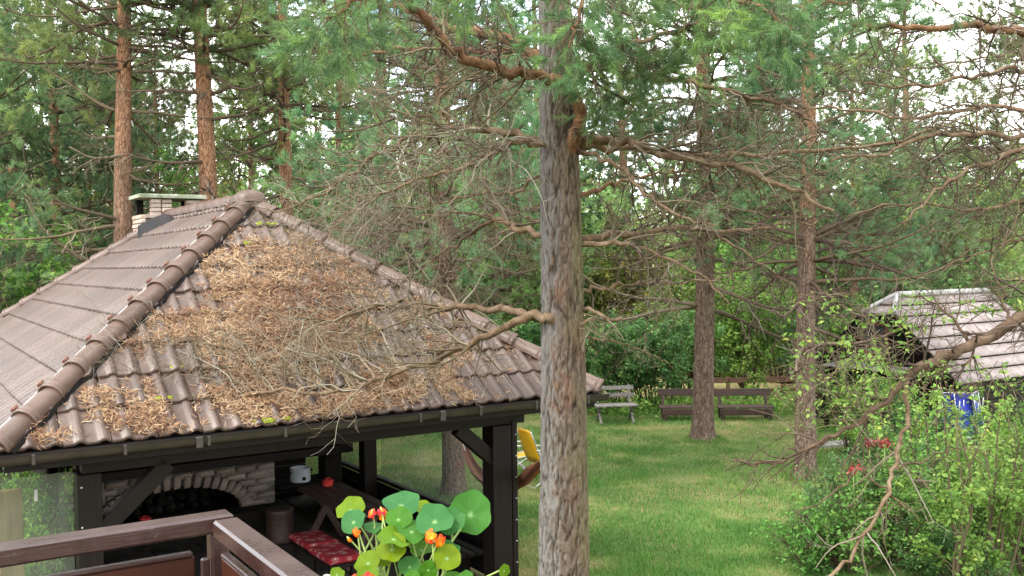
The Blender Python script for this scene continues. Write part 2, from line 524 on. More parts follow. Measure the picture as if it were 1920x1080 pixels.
def tile_mat(name, ca, cb, cc, rough):
    m, nt, b = new_mat(name, rough, 0.32)
    v = coords(nt, 'Object')
    n = noise_node(nt, v, 9, 6, 0.65)
    r = obj_rand(nt)
    f = math_node(nt, 'ADD', math_node(nt, 'MULTIPLY', n, 0.7), math_node(nt, 'MULTIPLY', r, 0.30))
    c = ramp_node(nt, f, [(0.3, ca), (0.52, cb), (0.75, cc)])
    sp = noise_node(nt, v, 55, 3, 0.6)
    c = mixc(nt, ramp_node(nt, sp, [(0.60, (0, 0, 0)), (0.72, (1, 1, 1))]), c, (0.13, 0.095, 0.078))
    tw_ = nt.nodes.new('ShaderNodeNewGeometry')
    st_ = noise_node(nt, tw_.outputs['Position'], 2.3, 5, 0.7)
    c = mixc(nt, ramp_node(nt, st_, [(0.50, (0, 0, 0)), (0.75, (.5, .5, .5))]), c, (0.055, 0.045, 0.032))
    nt.links.new(c, b.inputs['Base Color'])
    nt.links.new(math_node(nt, 'ADD', math_node(nt, 'MULTIPLY', n, 0.3), rough - 0.15), b.inputs['Roughness'])
    bump(nt, b, sp, 0.25, 0.004)
    return m
M['tile'] = tile_mat('roof_tile', (0.040, 0.023, 0.016), (0.062, 0.038, 0.028), (0.092, 0.061, 0.048), 0.38)
M['hip'] = tile_mat('hip_tile', (0.055, 0.031, 0.022), (0.080, 0.047, 0.034), (0.11, 0.07, 0.054), 0.42)
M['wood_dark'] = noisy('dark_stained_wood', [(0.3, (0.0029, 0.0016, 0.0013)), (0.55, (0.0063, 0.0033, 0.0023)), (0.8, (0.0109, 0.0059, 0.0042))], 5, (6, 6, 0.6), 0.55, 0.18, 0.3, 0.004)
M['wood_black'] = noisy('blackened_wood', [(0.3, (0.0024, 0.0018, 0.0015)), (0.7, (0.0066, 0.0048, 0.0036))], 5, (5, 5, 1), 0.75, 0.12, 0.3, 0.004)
M['wood_bench'] = noisy('bench_wood', [(0.3, (0.0186, 0.0095, 0.0064)), (0.55, (0.0451, 0.0223, 0.0159)), (0.8, (0.0796, 0.0451, 0.0318))], 4, (2, 8, 8), 0.55, 0.4, 0.3, 0.004, 0.4)
M['wood_grey'] = noisy('weathered_wood', [(0.3, (0.0780, 0.0702, 0.0624)), (0.55, (0.1716, 0.1599, 0.1443)), (0.8, (0.2808, 0.2691, 0.2457))], 4, (2, 9, 9), 0.8, 0.2, 0.4, 0.004, 0.3)
M['wood_fence'] = noisy('fence_wood', [(0.3, (0.0780, 0.0374, 0.0234)), (0.6, (0.1638, 0.0897, 0.0585)), (0.85, (0.2652, 0.1950, 0.1404))], 4, (1.5, 8, 8), 0.75, 0.25, 0.4, 0.004, 0.3)
M['wood_warm'] = noisy('brown_board', [(0.3, (0.0936, 0.0468, 0.0234)), (0.6, (0.1716, 0.0936, 0.0468)), (0.85, (0.2496, 0.1482, 0.0780))], 3, (6, 6, 0.7), 0.5, 0.4, 0.3, 0.004)
def rail_mat():
    m, nt, b = new_mat('rail_brown_paint', 0.3, 0.55)
    v = coords(nt)
    n = noise_node(nt, v, 7, 6, 0.7); fine = noise_node(nt, v, 120, 3, 0.7); gr_ = noise_node(nt, coords(nt, 'Object', (3, 60, 60)), 3, 4, 0.6)
    c = ramp_node(nt, n, [(0.3, (0.020, 0.008, 0.007)), (0.55, (0.031, 0.013, 0.011)), (0.8, (0.048, 0.023, 0.019))])
    c = mixc(nt, ramp_node(nt, fine, [(0.60, (0, 0, 0)), (0.75, (.55, .55, .55))]), c, (0.10, 0.085, 0.075))
    c = mixc(nt, ramp_node(nt, gr_, [(0.58, (0, 0, 0)), (0.70, (.5, .5, .5))]), c, (0.055, 0.030, 0.022))
    nt.links.new(c, b.inputs['Base Color'])
    nt.links.new(math_node(nt, 'ADD', math_node(nt, 'MULTIPLY', n, 0.45), 0.08), b.inputs['Roughness'])
    bump(nt, b, gr_, 0.25, 0.003)
    return m
M['rail'] = rail_mat()
M['panel'] = noisy('red_brown_panel', [(0.25, (0.0112, 0.0034, 0.0021)), (0.5, (0.0366, 0.0092, 0.0049)), (0.8, (0.0843, 0.0239, 0.0112))], 2.2, (1, 1, 1.6), 0.3, 0.5, 0.1, 0.002)
M['gutter'] = noisy('gutter_metal', [(0.3, (0.0163, 0.0123, 0.0105)), (0.7, (0.0322, 0.0251, 0.0217))], 8, (1, 1, 1), 0.4, 0.5, 0.1, 0.002)
M['flash'] = noisy('black_flashing', [(0.3, (0.010, 0.009, 0.010)), (0.7, (0.022, 0.020, 0.021))], 6, (1, 1, 1), 0.7, 0.15, 0.2, 0.004)
M['limb_dark'] = noisy('dark_bough_bark', [(0.3, (0.035, 0.022, 0.014)), (0.48, (0.080, 0.050, 0.032)), (0.65, (0.125, 0.085, 0.056)), (0.85, (0.17, 0.14, 0.105))], 9, (1, 1, 1), 0.9, 0.15, 1.0, 0.02)
M['brick'] = noisy('old_brick', [(0.25, (0.0913, 0.0636, 0.0527)), (0.5, (0.1719, 0.1327, 0.1111)), (0.75, (0.2363, 0.2018, 0.1783))], 12, (1, 1, 1), 0.9, 0.15, 0.6, 0.008, 0.5)
M['brick_red'] = noisy('red_brick', [(0.25, (0.1560, 0.0780, 0.0546)), (0.5, (0.2418, 0.1560, 0.1170)), (0.75, (0.2964, 0.2418, 0.1950))], 10, (1, 1, 1), 0.9, 0.15, 0.6, 0.008, 0.45)
M['brick_pale'] = noisy('pale_old_brick', [(0.25, (0.22, 0.135, 0.10)), (0.5, (0.36, 0.27, 0.215)), (0.75, (0.46, 0.40, 0.34))], 7, (1, 1, 1), 0.9, 0.15, 0.6, 0.008, 0.5)
M['mortar'] = noisy('mortar', [(0.3, (0.1170, 0.1014, 0.0897)), (0.7, (0.2340, 0.2106, 0.1872))], 20, (1, 1, 1), 0.95, 0.1, 0.6, 0.006)
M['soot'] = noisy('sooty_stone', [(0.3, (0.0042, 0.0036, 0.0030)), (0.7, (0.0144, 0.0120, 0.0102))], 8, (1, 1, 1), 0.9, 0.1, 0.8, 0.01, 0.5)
M['slab'] = noisy('mossy_concrete', [(0.3, (0.1158, 0.1316, 0.0737)), (0.5, (0.2317, 0.2527, 0.1790)), (0.75, (0.3475, 0.3475, 0.2843))], 9, (1, 1, 1), 0.9, 0.15, 0.5, 0.006)
M['paving'] = noisy('pavilion_paving', [(0.3, (0.0156, 0.0133, 0.0117)), (0.7, (0.0468, 0.0390, 0.0335))], 6, (1, 1, 1), 0.85, 0.2, 0.5, 0.006)
M['moss'] = noisy('moss', [(0.3, (0.09, 0.12, 0.012)), (0.7, (0.25, 0.28, 0.03))], 40, (1, 1, 1), 1.0, 0.05, 1.0, 0.01)
M['steel'] = noisy('tube_steel', [(0.3, (0.3900, 0.3900, 0.3900)), (0.7, (0.5460, 0.5460, 0.5460))], 8, (1, 1, 1), 0.35, 0.5, 0.05, 0.001, metal=0.6)
M['yellow'] = noisy('yellow_plastic', [(0.3, (0.5460, 0.2808, 0.0062)), (0.7, (0.6240, 0.3666, 0.0156))], 5, (1, 1, 1), 0.5, 0.4, 0.1, 0.002)
M['blue'] = noisy('blue_cloth', [(0.3, (0.0066, 0.0164, 0.1638)), (0.7, (0.0164, 0.0328, 0.2839))], 9, (1, 1, 1), 0.6, 0.3, 0.2, 0.004)
M['rope'] = noisy('rope', [(0.3, (0.45, 0.40, 0.33)), (0.7, (0.70, 0.66, 0.58))], 40, (1, 1, 1), 0.9, 0.1, 0.6, 0.004)
M['red'] = noisy('red_plastic', [(0.3, (0.3120, 0.0156, 0.0156)), (0.7, (0.4680, 0.0273, 0.0234))], 6, (1, 1, 1), 0.5, 0.4, 0.1, 0.002)
M['enamel'] = noisy('enamel', [(0.3, (0.3120, 0.3354, 0.3744)), (0.7, (0.5148, 0.5304, 0.5616))], 5, (1, 1, 1), 0.3, 0.5, 0.05, 0.001)
M['stone_pale'] = noisy('pale_paving', [(0.3, (0.1326, 0.1248, 0.1053)), (0.7, (0.2496, 0.2418, 0.2106))], 7, (1, 1, 1), 0.9, 0.15, 0.4, 0.006)
M['cot_tile'] = noisy('cottage_tile', [(0.3, (0.1671, 0.1312, 0.1233)), (0.55, (0.2467, 0.2029, 0.1909)), (0.8, (0.3182, 0.2745, 0.2626))], 4, (1, 1, 1), 0.75, 0.3, 0.3, 0.006, 0.25)
M['white_trim'] = noisy('pale_trim', [(0.3, (0.2340, 0.2262, 0.2145)), (0.7, (0.3588, 0.3510, 0.3354))], 6, (1, 1, 1), 0.6, 0.3, 0.2, 0.004)
M['stem'] = noisy('green_stem', [(0.3, (0.1326, 0.2106, 0.0390)), (0.7, (0.2652, 0.3276, 0.0936))], 10, (1, 1, 1), 0.5, 0.4, 0.1, 0.001)
M['cap_red'] = noisy('clip_red', [(0.3, (0.1014, 0.0390, 0.0234)), (0.7, (0.1560, 0.0663, 0.0429))], 8, (1, 1, 1), 0.6, 0.3, 0.2, 0.002)
M['frame_red'] = noisy('reddish_window_wood', [(0.3, (0.13, 0.045, 0.028)), (0.7, (0.24, 0.10, 0.06))], 6, (1, 1, 1), 0.6, 0.3, 0.2, 0.003)

def glass_mat(name, tint, rough, haze):
    m, nt, b = new_mat(name, rough, 0.5)
    nt.nodes.remove(b)
    o = nt.nodes['Material Output']
    tr = nt.nodes.new('ShaderNodeBsdfTransparent'); tr.inputs['Color'].default_value = (*tint, 1)
    gl = nt.nodes.new('ShaderNodeBsdfGlossy'); gl.inputs['Roughness'].default_value = rough
    fr = nt.nodes.new('ShaderNodeLayerWeight'); fr.inputs['Blend'].default_value = 0.5
    a = nt.nodes.new('ShaderNodeMixShader'); nt.links.new(math_node(nt, 'ADD', math_node(nt, 'MULTIPLY', math_node(nt, 'POWER', fr.outputs['Facing'], 4.0), 0.6), 0.03), a.inputs[0])
    nt.links.new(tr.outputs[0], a.inputs[1]); nt.links.new(gl.outputs[0], a.inputs[2])
    df = nt.nodes.new('ShaderNodeBsdfDiffuse'); df.inputs['Color'].default_value = (0.55, 0.58, 0.54, 1)
    n = noise_node(nt, coords(nt, 'Object'), 3.0, 4, 0.6)
    bb = nt.nodes.new('ShaderNodeMixShader'); nt.links.new(math_node(nt, 'MULTIPLY', n, haze), bb.inputs[0])
    nt.links.new(a.outputs[0], bb.inputs[1]); nt.links.new(df.outputs[0], bb.inputs[2])
    nt.links.new(bb.outputs[0], o.inputs['Surface'])
    return m
M['glass'] = glass_mat('dusty_glass', (0.93, 0.94, 0.93), 0.03, 0.16)
M['glass_left'] = glass_mat('clear_glass', (0.86, 0.93, 0.86), 0.02, 0.10)
M['window'] = noisy('dark_window', [(0.3, (0.02, 0.022, 0.025)), (0.7, (0.05, 0.055, 0.06))], 3, (1, 1, 1), 0.08, 0.6, 0.0)

# ------------------------------------------------------------------ ground
YAW = 0.5711
AX = np.array([math.cos(YAW), math.sin(YAW), 0]); BX = np.array([-math.sin(YAW), math.cos(YAW), 0])
PO = np.array([-4.0927, 7.6249, 0.0])          # pavilion corner under the near left eave
PW, PD, EAVE, RIDGE = 6.008, 9.9145, 2.35, 4.5567
def pav(a, b, z=0.0):
    return PO + AX * a + BX * b + np.array([0, 0, z])
def to_pav(p):
    q = np.asarray(p) - PO
    return np.array([q @ AX, q @ BX, q[2]])

mb = MB()
g = np.concatenate([np.linspace(-400, -40, 10), np.linspace(-36, 36, 49), np.linspace(40, 400, 10)])
X, Y = np.meshgrid(g, g + 20)
Z = (vnoise(X * .3 + 40, Y * .3 + 40, 5) - .5) * 0.10 * np.clip((np.hypot(X + 1, Y - 12) - 8) / 6, 0.25, 1)
Z += np.clip(np.hypot(X, Y) - 45, 0, 400) * 0.05      # land rises gently towards the woods
nx = len(g)
ii = (np.arange(nx - 1)[:, None] * nx + np.arange(nx - 1)[None, :]).ravel()
mb.add(np.stack([X, Y, Z], -1).reshape(-1, 3), np.stack([ii, ii + 1, ii + nx + 1, ii + nx], -1))
gr = mb.build('ground', M['ground'], smooth=True, kind='structure')
gr['label'] = 'mown lawn with straw coloured patches and woodland floor'

# pale flagged path in front of the cottage
path = thing('path', 'pale flagstone path crossing the grass before the cottage', 'path')
path['kind'] = 'structure'
for k in range(11):
    x = 6.35 + k * 0.62
    bbox('flagstone', (x, 19.75 + 0.10 * math.sin(k * 1.3), 0.012), (0.57, 0.52 + 0.06 * math.sin(k * 2.1), 0.06), M['stone_pale'], path, (0, 0, random.uniform(-.06, .06)), 0.015, 0.012)

# ------------------------------------------------------------------ pavilion
pv = thing('garden_pavilion', 'open garden pavilion with brown tiled hip roof littered with dry pine needles', 'pavilion', PO, YAW)
ROOF_K = (RIDGE - EAVE) / (PW / 2)
TH = math.atan(ROOF_K)
SL = PW / 2 / math.cos(TH)
NC, TW, TLEN = 9, 0.3755, 0.475
EXPO = SL / (NC + 0.25)

def tile_profile():
    pts = []
    for r in range(2):
        u0 = r * TW / 2
        pts += [(u0 + 0.004, 0.0), (u0 + 0.055, 0.002), (u0 + 0.092, 0.006), (u0 + 0.108, 0.024), (u0 + 0.130, 0.036), (u0 + 0.152, 0.030), (u0 + 0.170, 0.012)]
    pts.append((TW - 0.004, 0.006))
    return np.array(pts)
TP = tile_profile()

def tile_mesh(mat):
    n = len(TP)
    rows = []
    for v, lift in ((0.0, 0.038), (0.02, 0.044), (TLEN, 0.012)):
        rows.append(np.stack([TP[:, 0], np.full(n, v), TP[:, 1] + lift], -1))
    V = np.concatenate(rows + [np.stack([TP[:, 0], np.full(n, 0.004), TP[:, 1] * 0.9 + 0.014], -1)])
    F = []
    for k in range(n - 1):
        F.append([k, k + 1, n + k + 1, n + k]); F.append([n + k, n + k + 1, 2 * n + k + 1, 2 * n + k]); F.append([3 * n + k, 3 * n + k + 1, k + 1, k])
    m = MB(); m.add(V, F)
    m.add(np.array([V[0], V[2 * n], V[2 * n] - [0, 0, .014], V[3 * n], V[n - 1], V[3 * n - 1], V[3 * n - 1] - [0, 0, .014], V[4 * n - 1]]), [[0, 1, 2, 3], [4, 7, 6, 5]])
    return m.mesh('roof_tile', mat, False)
TILE = tile_mesh(M['tile'])

def lay_face(O, U, length, name='roof_tile', courses=NC, parent=pv, hip0=1.0, hip1=1.0):
    """tiles of one roof plane: O eave corner (pavilion space), U along the eave"""
    U = np.asarray(U, float); up = np.array([0, 0, 1.0])
    inw = np.cross(up, U)
    Vd = inw * math.cos(TH) + up * math.sin(TH); Nn = np.cross(U, Vd)
    Mx = Matrix([[U[k], Vd[k], Nn[k], 0] for k in range(3)] + [[0, 0, 0, 1]])
    cth = math.cos(TH)
    for j in range(courses + 1):
        v0 = j * EXPO - 0.03
        tl = TLEN if j < courses else 0.16
        for i in range(-1, int(length / TW) + 2):
            u0 = i * TW + 0.1
            corners = [(u0, v0), (u0 + TW, v0), (u0, v0 + tl), (u0 + TW, v0 + tl)]
            ins = [(c[0] - c[1] * cth > -0.0) and (length - c[1] * cth - c[0] > -0.0) for c in corners]
            if not any(ins):
                # the hip may still cross the tile
                if not (u0 < v0 * cth < u0 + TW) and not (u0 < length - v0 * cth < u0 + TW):
                    continue
            me = TILE
            if not all(ins) or j == courses:
                bm = bmesh.new(); bm.from_mesh(TILE)
                # hip lines in tile space
                pl = [((-(u0), -(v0), 0), (-1, cth, 0), v0), ]
                p0 = Vector((v0 * cth - u0 + 0.0, 0, 0)); n0 = Vector((-1, cth, 0)).normalized()
                bmesh.ops.bisect_plane(bm, geom=bm.verts[:] + bm.edges[:] + bm.faces[:], plane_co=p0, plane_no=n0, clear_outer=True)
                p1 = Vector((length - v0 * cth - u0, 0, 0)); n1 = Vector((1, cth, 0)).normalized()
                bmesh.ops.bisect_plane(bm, geom=bm.verts[:] + bm.edges[:] + bm.faces[:], plane_co=p1, plane_no=n1, clear_outer=True)
                if j == courses:
                    bmesh.ops.bisect_plane(bm, geom=bm.verts[:] + bm.edges[:] + bm.faces[:], plane_co=Vector((0, SL - v0, 0)), plane_no=Vector((0, 1, 0)), clear_outer=True)
                if len(bm.faces) < 3:
                    bm.free(); continue
                me = bpy.data.meshes.new(name); bm.to_mesh(me); bm.free()
                if not me.materials:
                    me.materials.append(M['tile'])
            o = link(name, me, parent)
            p = np.asarray(O, float) + U * u0 + Vd * v0 + Nn * random.uniform(-0.003, 0.003)
            m = Mx.copy(); m.translation = Vector([float(x) for x in p])
            o.matrix_basis = m @ Matrix.Rotation(random.gauss(0, 0.006), 4, 'Z') @ Matrix.Rotation(random.gauss(0, 0.006), 4, 'X')
lay_face((0, 0, EAVE), (1, 0, 0), PW)
lay_face((0, PD, EAVE), (0, -1, 0), PD)

# roof deck under the tiles; the two far planes carry stepped courses
mb = MB()
e = EAVE - 0.02; r_ = RIDGE - 0.02; h = PW / 2
cs = [(0, 0, e), (PW, 0, e), (PW, PD, e), (0, PD, e), (h, h, r_), (h, PD - h, r_)]
mb.add(cs, [[0, 1, 4], [2, 3, 5]]); mb.add(cs, [[1, 2, 5, 4], [3, 0, 4, 5]])
mb.build('roof_deck', M['wood_black'], pv)
mb = MB()
for j in range(NC + 1):
    v0, v1 = j * EXPO, min((j + 1) * EXPO + 0.05, SL)
    for (O, U, Ln) in (((PW, 0, EAVE), (0, 1, 0), PD), ((PW, PD, EAVE), (-1, 0, 0), PW)):
        U = np.array(U, float); inw = np.cross([0, 0, 1.0], U)
        Vd = inw * math.cos(TH) + np.array([0, 0, math.sin(TH)]); Nn = np.cross(U, Vd)
        c = math.cos(TH); O = np.array(O, float)
        if Ln - 2 * v1 * c < 0.02:
            v1 = Ln / 2 / c - 0.02
        q = [O + U * v0 * c + Vd * v0 + Nn * .06, O + U * (Ln - v0 * c) + Vd * v0 + Nn * .06, O + U * (Ln - v1 * c) + Vd * v1 + Nn * .025, O + U * v1 * c + Vd * v1 + Nn * .025,
             O + U * v0 * c + Vd * v0 + Nn * .01, O + U * (Ln - v0 * c) + Vd * v0 + Nn * .01]
        mb.add(q, [[0, 1, 2, 3], [4, 5, 1, 0]])
mb.build('far_roof_courses', M['tile'], pv, kind='stuff')

# hip and ridge caps
def cap_mesh(name, L, r0, r1, mat):
    m = MB(); prof = [(0.0, r0 * 1.05), (0.010, r0 * 1.10), (0.028, r0 * 1.10), (0.038, r0 * 1.01), (0.060, r0 * 1.06), (0.078, r0 * 1.06), (0.09, r0 * 0.98), (L, r1)]
    S = 10; an = np.linspace(-0.12, math.pi + 0.12, S + 1)
    V = []
    for y, r in prof:
        for a in an:
            V.append((math.cos(a) * r, y, math.sin(a) * r * 0.95))
    F = [[k * (S + 1) + s, k * (S + 1) + s + 1, (k + 1) * (S + 1) + s + 1, (k + 1) * (S + 1) + s] for k in range(len(prof) - 1) for s in range(S)]
    m.add(V, F)
    n = len(V)
    inner = [(math.cos(a) * r0 * 0.9, 0.0, math.sin(a) * r0 * 0.86) for a in an]
    m.add([V[s] for s in range(S + 1)] + inner, [[s, S + 1 + s, S + 2 + s, s + 1] for s in range(S)])
    return m.mesh(name, mat, False)
HIPM = cap_mesh('hip_tile', 0.44, 0.112, 0.100, M['hip'])
CLIP = bbox_mesh('clip', (0.05, 0.06, 0.025), M['cap_red'], 0.005)
def run_caps(p, q, n, lift, name='hip_tile', clips=True, skip=0):
    p, q = Vector(p), Vector(q)
    d = (q - p); st = d / n; y = d.normalized()
    x = y.cross(Vector((0, 0, 1))).normalized(); z = x.cross(y)
    for k in range(n - skip):
        o = link(name, HIPM, pv)
        m = Matrix((x, y, z)).transposed().to_4x4()
        m.translation = p + st * k + z * (lift + 0.012)
        sc = st.length / 0.375
        o.matrix_basis = m @ Matrix.Rotation(random.gauss(0, 0.012), 4, 'Z') @ Matrix.Rotation(-0.03, 4, 'X') @ Matrix.Diagonal((1, sc, 1, 1))
        if clips:
            c = link('clip', CLIP, o); c.location = (-0.095, 0.055, 0.095); c.rotation_euler = (0, -0.75, 0)
AF, AB = (h, h, RIDGE), (h, PD - h, RIDGE)
run_caps((0, 0, EAVE), AF, 13, 0.02)
run_caps((PW, 0, EAVE), AF, 13, 0.02, clips=False)
run_caps((0, PD, EAVE), AB, 13, 0.02, clips=False)
run_caps((PW, PD, EAVE), AB, 13, 0.02, clips=False)
run_caps(AB, AF, 10, 0.03, 'ridge_tile', clips=False)
# domed cap where the hips meet
mb = MB(); S, Rr = 16, 7
V = [(0.02 + 0.20 * math.sin(t) * math.cos(a) * (1.15 if abs(math.sin(a)) > .6 else 1), 0.20 * math.sin(t) * math.sin(a) * 1.1, 0.155 * math.cos(t) ** 0.8 if t < 1.57 else 0) for t in np.linspace(0.02, 1.57, Rr) for a in np.linspace(0, 2 * math.pi, S, endpoint=False)]
F = [[k * S + s, (k + 1) * S + s, (k + 1) * S + (s + 1) % S, k * S + (s + 1) % S] for k in range(Rr - 1) for s in range(S)]
mb.add(V, F); mb.f.append(np.arange(S)[None, :])
dome = mb.build('apex_cap', M['hip'], pv, True); dome.location = (h, h + 0.02, RIDGE + 0.03)

# flat metal strip and lead edge beside the near hip
def hip_strip(name, off, wd, hgt, mat, side):
    p = np.array([0, 0, EAVE]); q = np.array(AF)
    nrmv = np.array([-ROOF_K, 0, 1]) if side < 0 else np.array([0, -ROOF_K, 1]); nrmv = nrmv / np.linalg.norm(nrmv)
    d = (q - p) / np.linalg.norm(q - p); sd = np.cross(d, nrmv) * (-1 if side < 0 else 1)
    m = MB(); V = []; K = 40
    for k in range(K):
        c = p + (q - p) * k / (K - 1) * 0.985
        wv = 0.0 if side < 0 else 0.012 * math.sin(k * 2.3) + 0.008 * math.sin(k * 5.1)
        V += [c + sd * (off + wv) + nrmv * hgt, c + sd * (off + wd + wv) + nrmv * (hgt - 0.02)]
    m.add(V, [[2 * k, 2 * k + 1, 2 * k + 3, 2 * k + 2] for k in range(K - 1)])
    return m.build(name, mat, pv)
hip_strip('hip_flashing', 0.09, 0.13, 0.105, M['white_trim'], -1)
hip_strip('hip_flashing', 0.115, 0.03, 0.085, M['wood_black'], 1)

# gutter along the near eave, with brackets
mb = MB(); S = 9
an = np.linspace(math.pi, 2 * math.pi, S)
prof = [(math.cos(a) * 0.065, math.sin(a) * 0.068) for a in an]
prof = [(-0.072, 0.012)] + prof + [(0.06, 0.012)]
V = [(x, -0.055 + p[0], EAVE - 0.035 + p[1]) for x in (-0.06, PW + 0.06) for p in prof]
n = len(prof)
mb.add(V, [[k, k + 1, n + k + 1, n + k] for k in range(n - 1)])
mb.add([(x, -0.055 + p[0] * 0.93, EAVE - 0.03 + p[1] * 0.93) for x in (-0.06, PW + 0.06) for p in prof], [[k, n + k, n + k + 1, k + 1] for k in range(n - 1)])
mb.build('gutter', M['gutter'], pv, True)
BR = bbox_mesh('gutter_bracket', (0.028, 0.012, 0.085), M['gutter'], 0.004)
for k in range(9):
    o = link('gutter_bracket', BR, pv); o.location = (0.25 + k * 0.69, -0.126, EAVE - 0.06)
JT = bbox_mesh('gutter_joint', (0.06, 0.02, 0.10), M['gutter'], 0.006)
for x in (1.55, 3.95):
    o = link('gutter_joint', JT, pv); o.location = (x, -0.122, EAVE - 0.065)
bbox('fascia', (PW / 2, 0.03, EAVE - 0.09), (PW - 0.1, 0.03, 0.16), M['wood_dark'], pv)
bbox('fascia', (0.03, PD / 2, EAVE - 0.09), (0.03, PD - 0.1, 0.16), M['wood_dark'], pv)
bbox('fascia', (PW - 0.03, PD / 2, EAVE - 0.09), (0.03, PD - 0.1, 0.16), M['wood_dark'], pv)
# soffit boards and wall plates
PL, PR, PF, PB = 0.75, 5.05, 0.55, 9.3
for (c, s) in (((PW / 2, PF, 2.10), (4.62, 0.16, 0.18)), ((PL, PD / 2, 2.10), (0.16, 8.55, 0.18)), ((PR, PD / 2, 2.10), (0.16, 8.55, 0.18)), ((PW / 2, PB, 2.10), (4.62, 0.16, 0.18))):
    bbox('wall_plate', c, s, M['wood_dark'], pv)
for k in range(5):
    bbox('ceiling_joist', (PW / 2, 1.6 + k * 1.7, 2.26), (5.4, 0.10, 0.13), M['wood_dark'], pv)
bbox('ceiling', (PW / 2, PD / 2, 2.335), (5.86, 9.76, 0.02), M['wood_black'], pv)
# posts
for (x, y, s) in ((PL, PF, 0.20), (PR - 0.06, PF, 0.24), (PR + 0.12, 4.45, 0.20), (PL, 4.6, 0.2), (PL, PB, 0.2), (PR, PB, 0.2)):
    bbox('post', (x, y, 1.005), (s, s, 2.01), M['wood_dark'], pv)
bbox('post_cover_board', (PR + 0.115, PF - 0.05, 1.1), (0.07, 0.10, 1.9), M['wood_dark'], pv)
BOLT = MB(); tubes(BOLT, np.array([[0, 0, 0], [0, -0.012, 0]]), np.array([0.011, 0.007]), 6)
BOLTM = BOLT.mesh('bolt', M['steel'])
for k in range(7):
    o = link('bolt', BOLTM, pv); o.location = (PR + 0.125, PF - 0.101, 0.45 + k * 0.24)
for z in (1.55, 1.9):
    o = link('bolt', BOLTM, pv); o.location = (PL - 0.07, PF - 0.101, z)
# diagonal braces
beam('brace', (PL + 0.06, PF - 0.02, 1.45), (PL + 0.68, PF - 0.02, 2.02), 0.12, 0.15, M['wood_dark'], pv)
beam('brace', (PR - 0.10, PF - 0.02, 1.60), (PR - 0.58, PF - 0.02, 2.02), 0.12, 0.15, M['wood_dark'], pv)
beam('brace', (PR + 0.10, 4.25, 1.5), (PR + 0.02, 3.75, 2.02), 0.10, 0.12, M['wood_dark'], pv)
# right-hand parapet (bench back) of boards with a top rail
for k in range(4):
    bbox('parapet_board', (5.33, 3.6, 0.10 + k * 0.145), (0.035, 5.6, 0.135), M['wood_black'], pv)
bbox('parapet_rail', (5.33, 3.6, 0.665), (0.10, 5.7, 0.05), M['wood_dark'], pv)
for k in range(3):
    bbox('bench_slat', (5.05 - k * 0.13, 3.6, 0.43), (0.11, 5.2, 0.035), M['wood_dark'], pv)
for y in (1.4, 3.2, 5.0):
    bbox('bench_leg', (4.92, y, 0.205), (0.36, 0.07, 0.41), M['wood_black'], pv)
# glass above the parapet
for (y0, y1) in ((0.72, 4.33), (4.57, 6.2)):
    bbox('glass_pane', (5.33, (y0 + y1) / 2, 1.345), (0.008, y1 - y0, 1.30), M['glass'], pv, bev=0)
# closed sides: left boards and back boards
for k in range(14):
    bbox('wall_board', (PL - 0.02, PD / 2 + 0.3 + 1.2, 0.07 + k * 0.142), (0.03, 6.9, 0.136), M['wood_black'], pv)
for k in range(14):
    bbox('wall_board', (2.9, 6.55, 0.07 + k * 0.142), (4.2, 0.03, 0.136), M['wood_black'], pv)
# floor of slabs
FLM = bbox_mesh('floor_slab', (0.585, 0.585, 0.06), M['paving'], 0.01)
for i in range(8):
    for j in range(11):
        o = link('floor_slab', FLM, pv); o.location = (0.65 + i * 0.6, 0.55 + j * 0.6, 0.03 + random.uniform(-.003, .003))
# screen beside the left post: glass between posts, added boards imitate a brown reflection
bbox('glass_pane', (0.31, PF + 0.02, 1.03), (0.64, 0.008, 2.0), M['glass_left'], pv, bev=0)
bbox('screen_frame', (-0.03, PF + 0.02, 1.03), (0.035, 0.04, 2.06), M['wood_grey'], pv)
bbox('reflection_board', (0.155, 0.75, 0.95), (0.19, 0.05, 1.9), M['wood_warm'], pv)
bbox('reflection_board', (0.42, 0.78, 0.42), (0.32, 0.04, 0.84), M['wood_warm'], pv)
bbox('paper_note', (0.335, PF + 0.01, 1.86), (0.025, 0.003, 0.10), M['white_trim'], pv, bev=0)

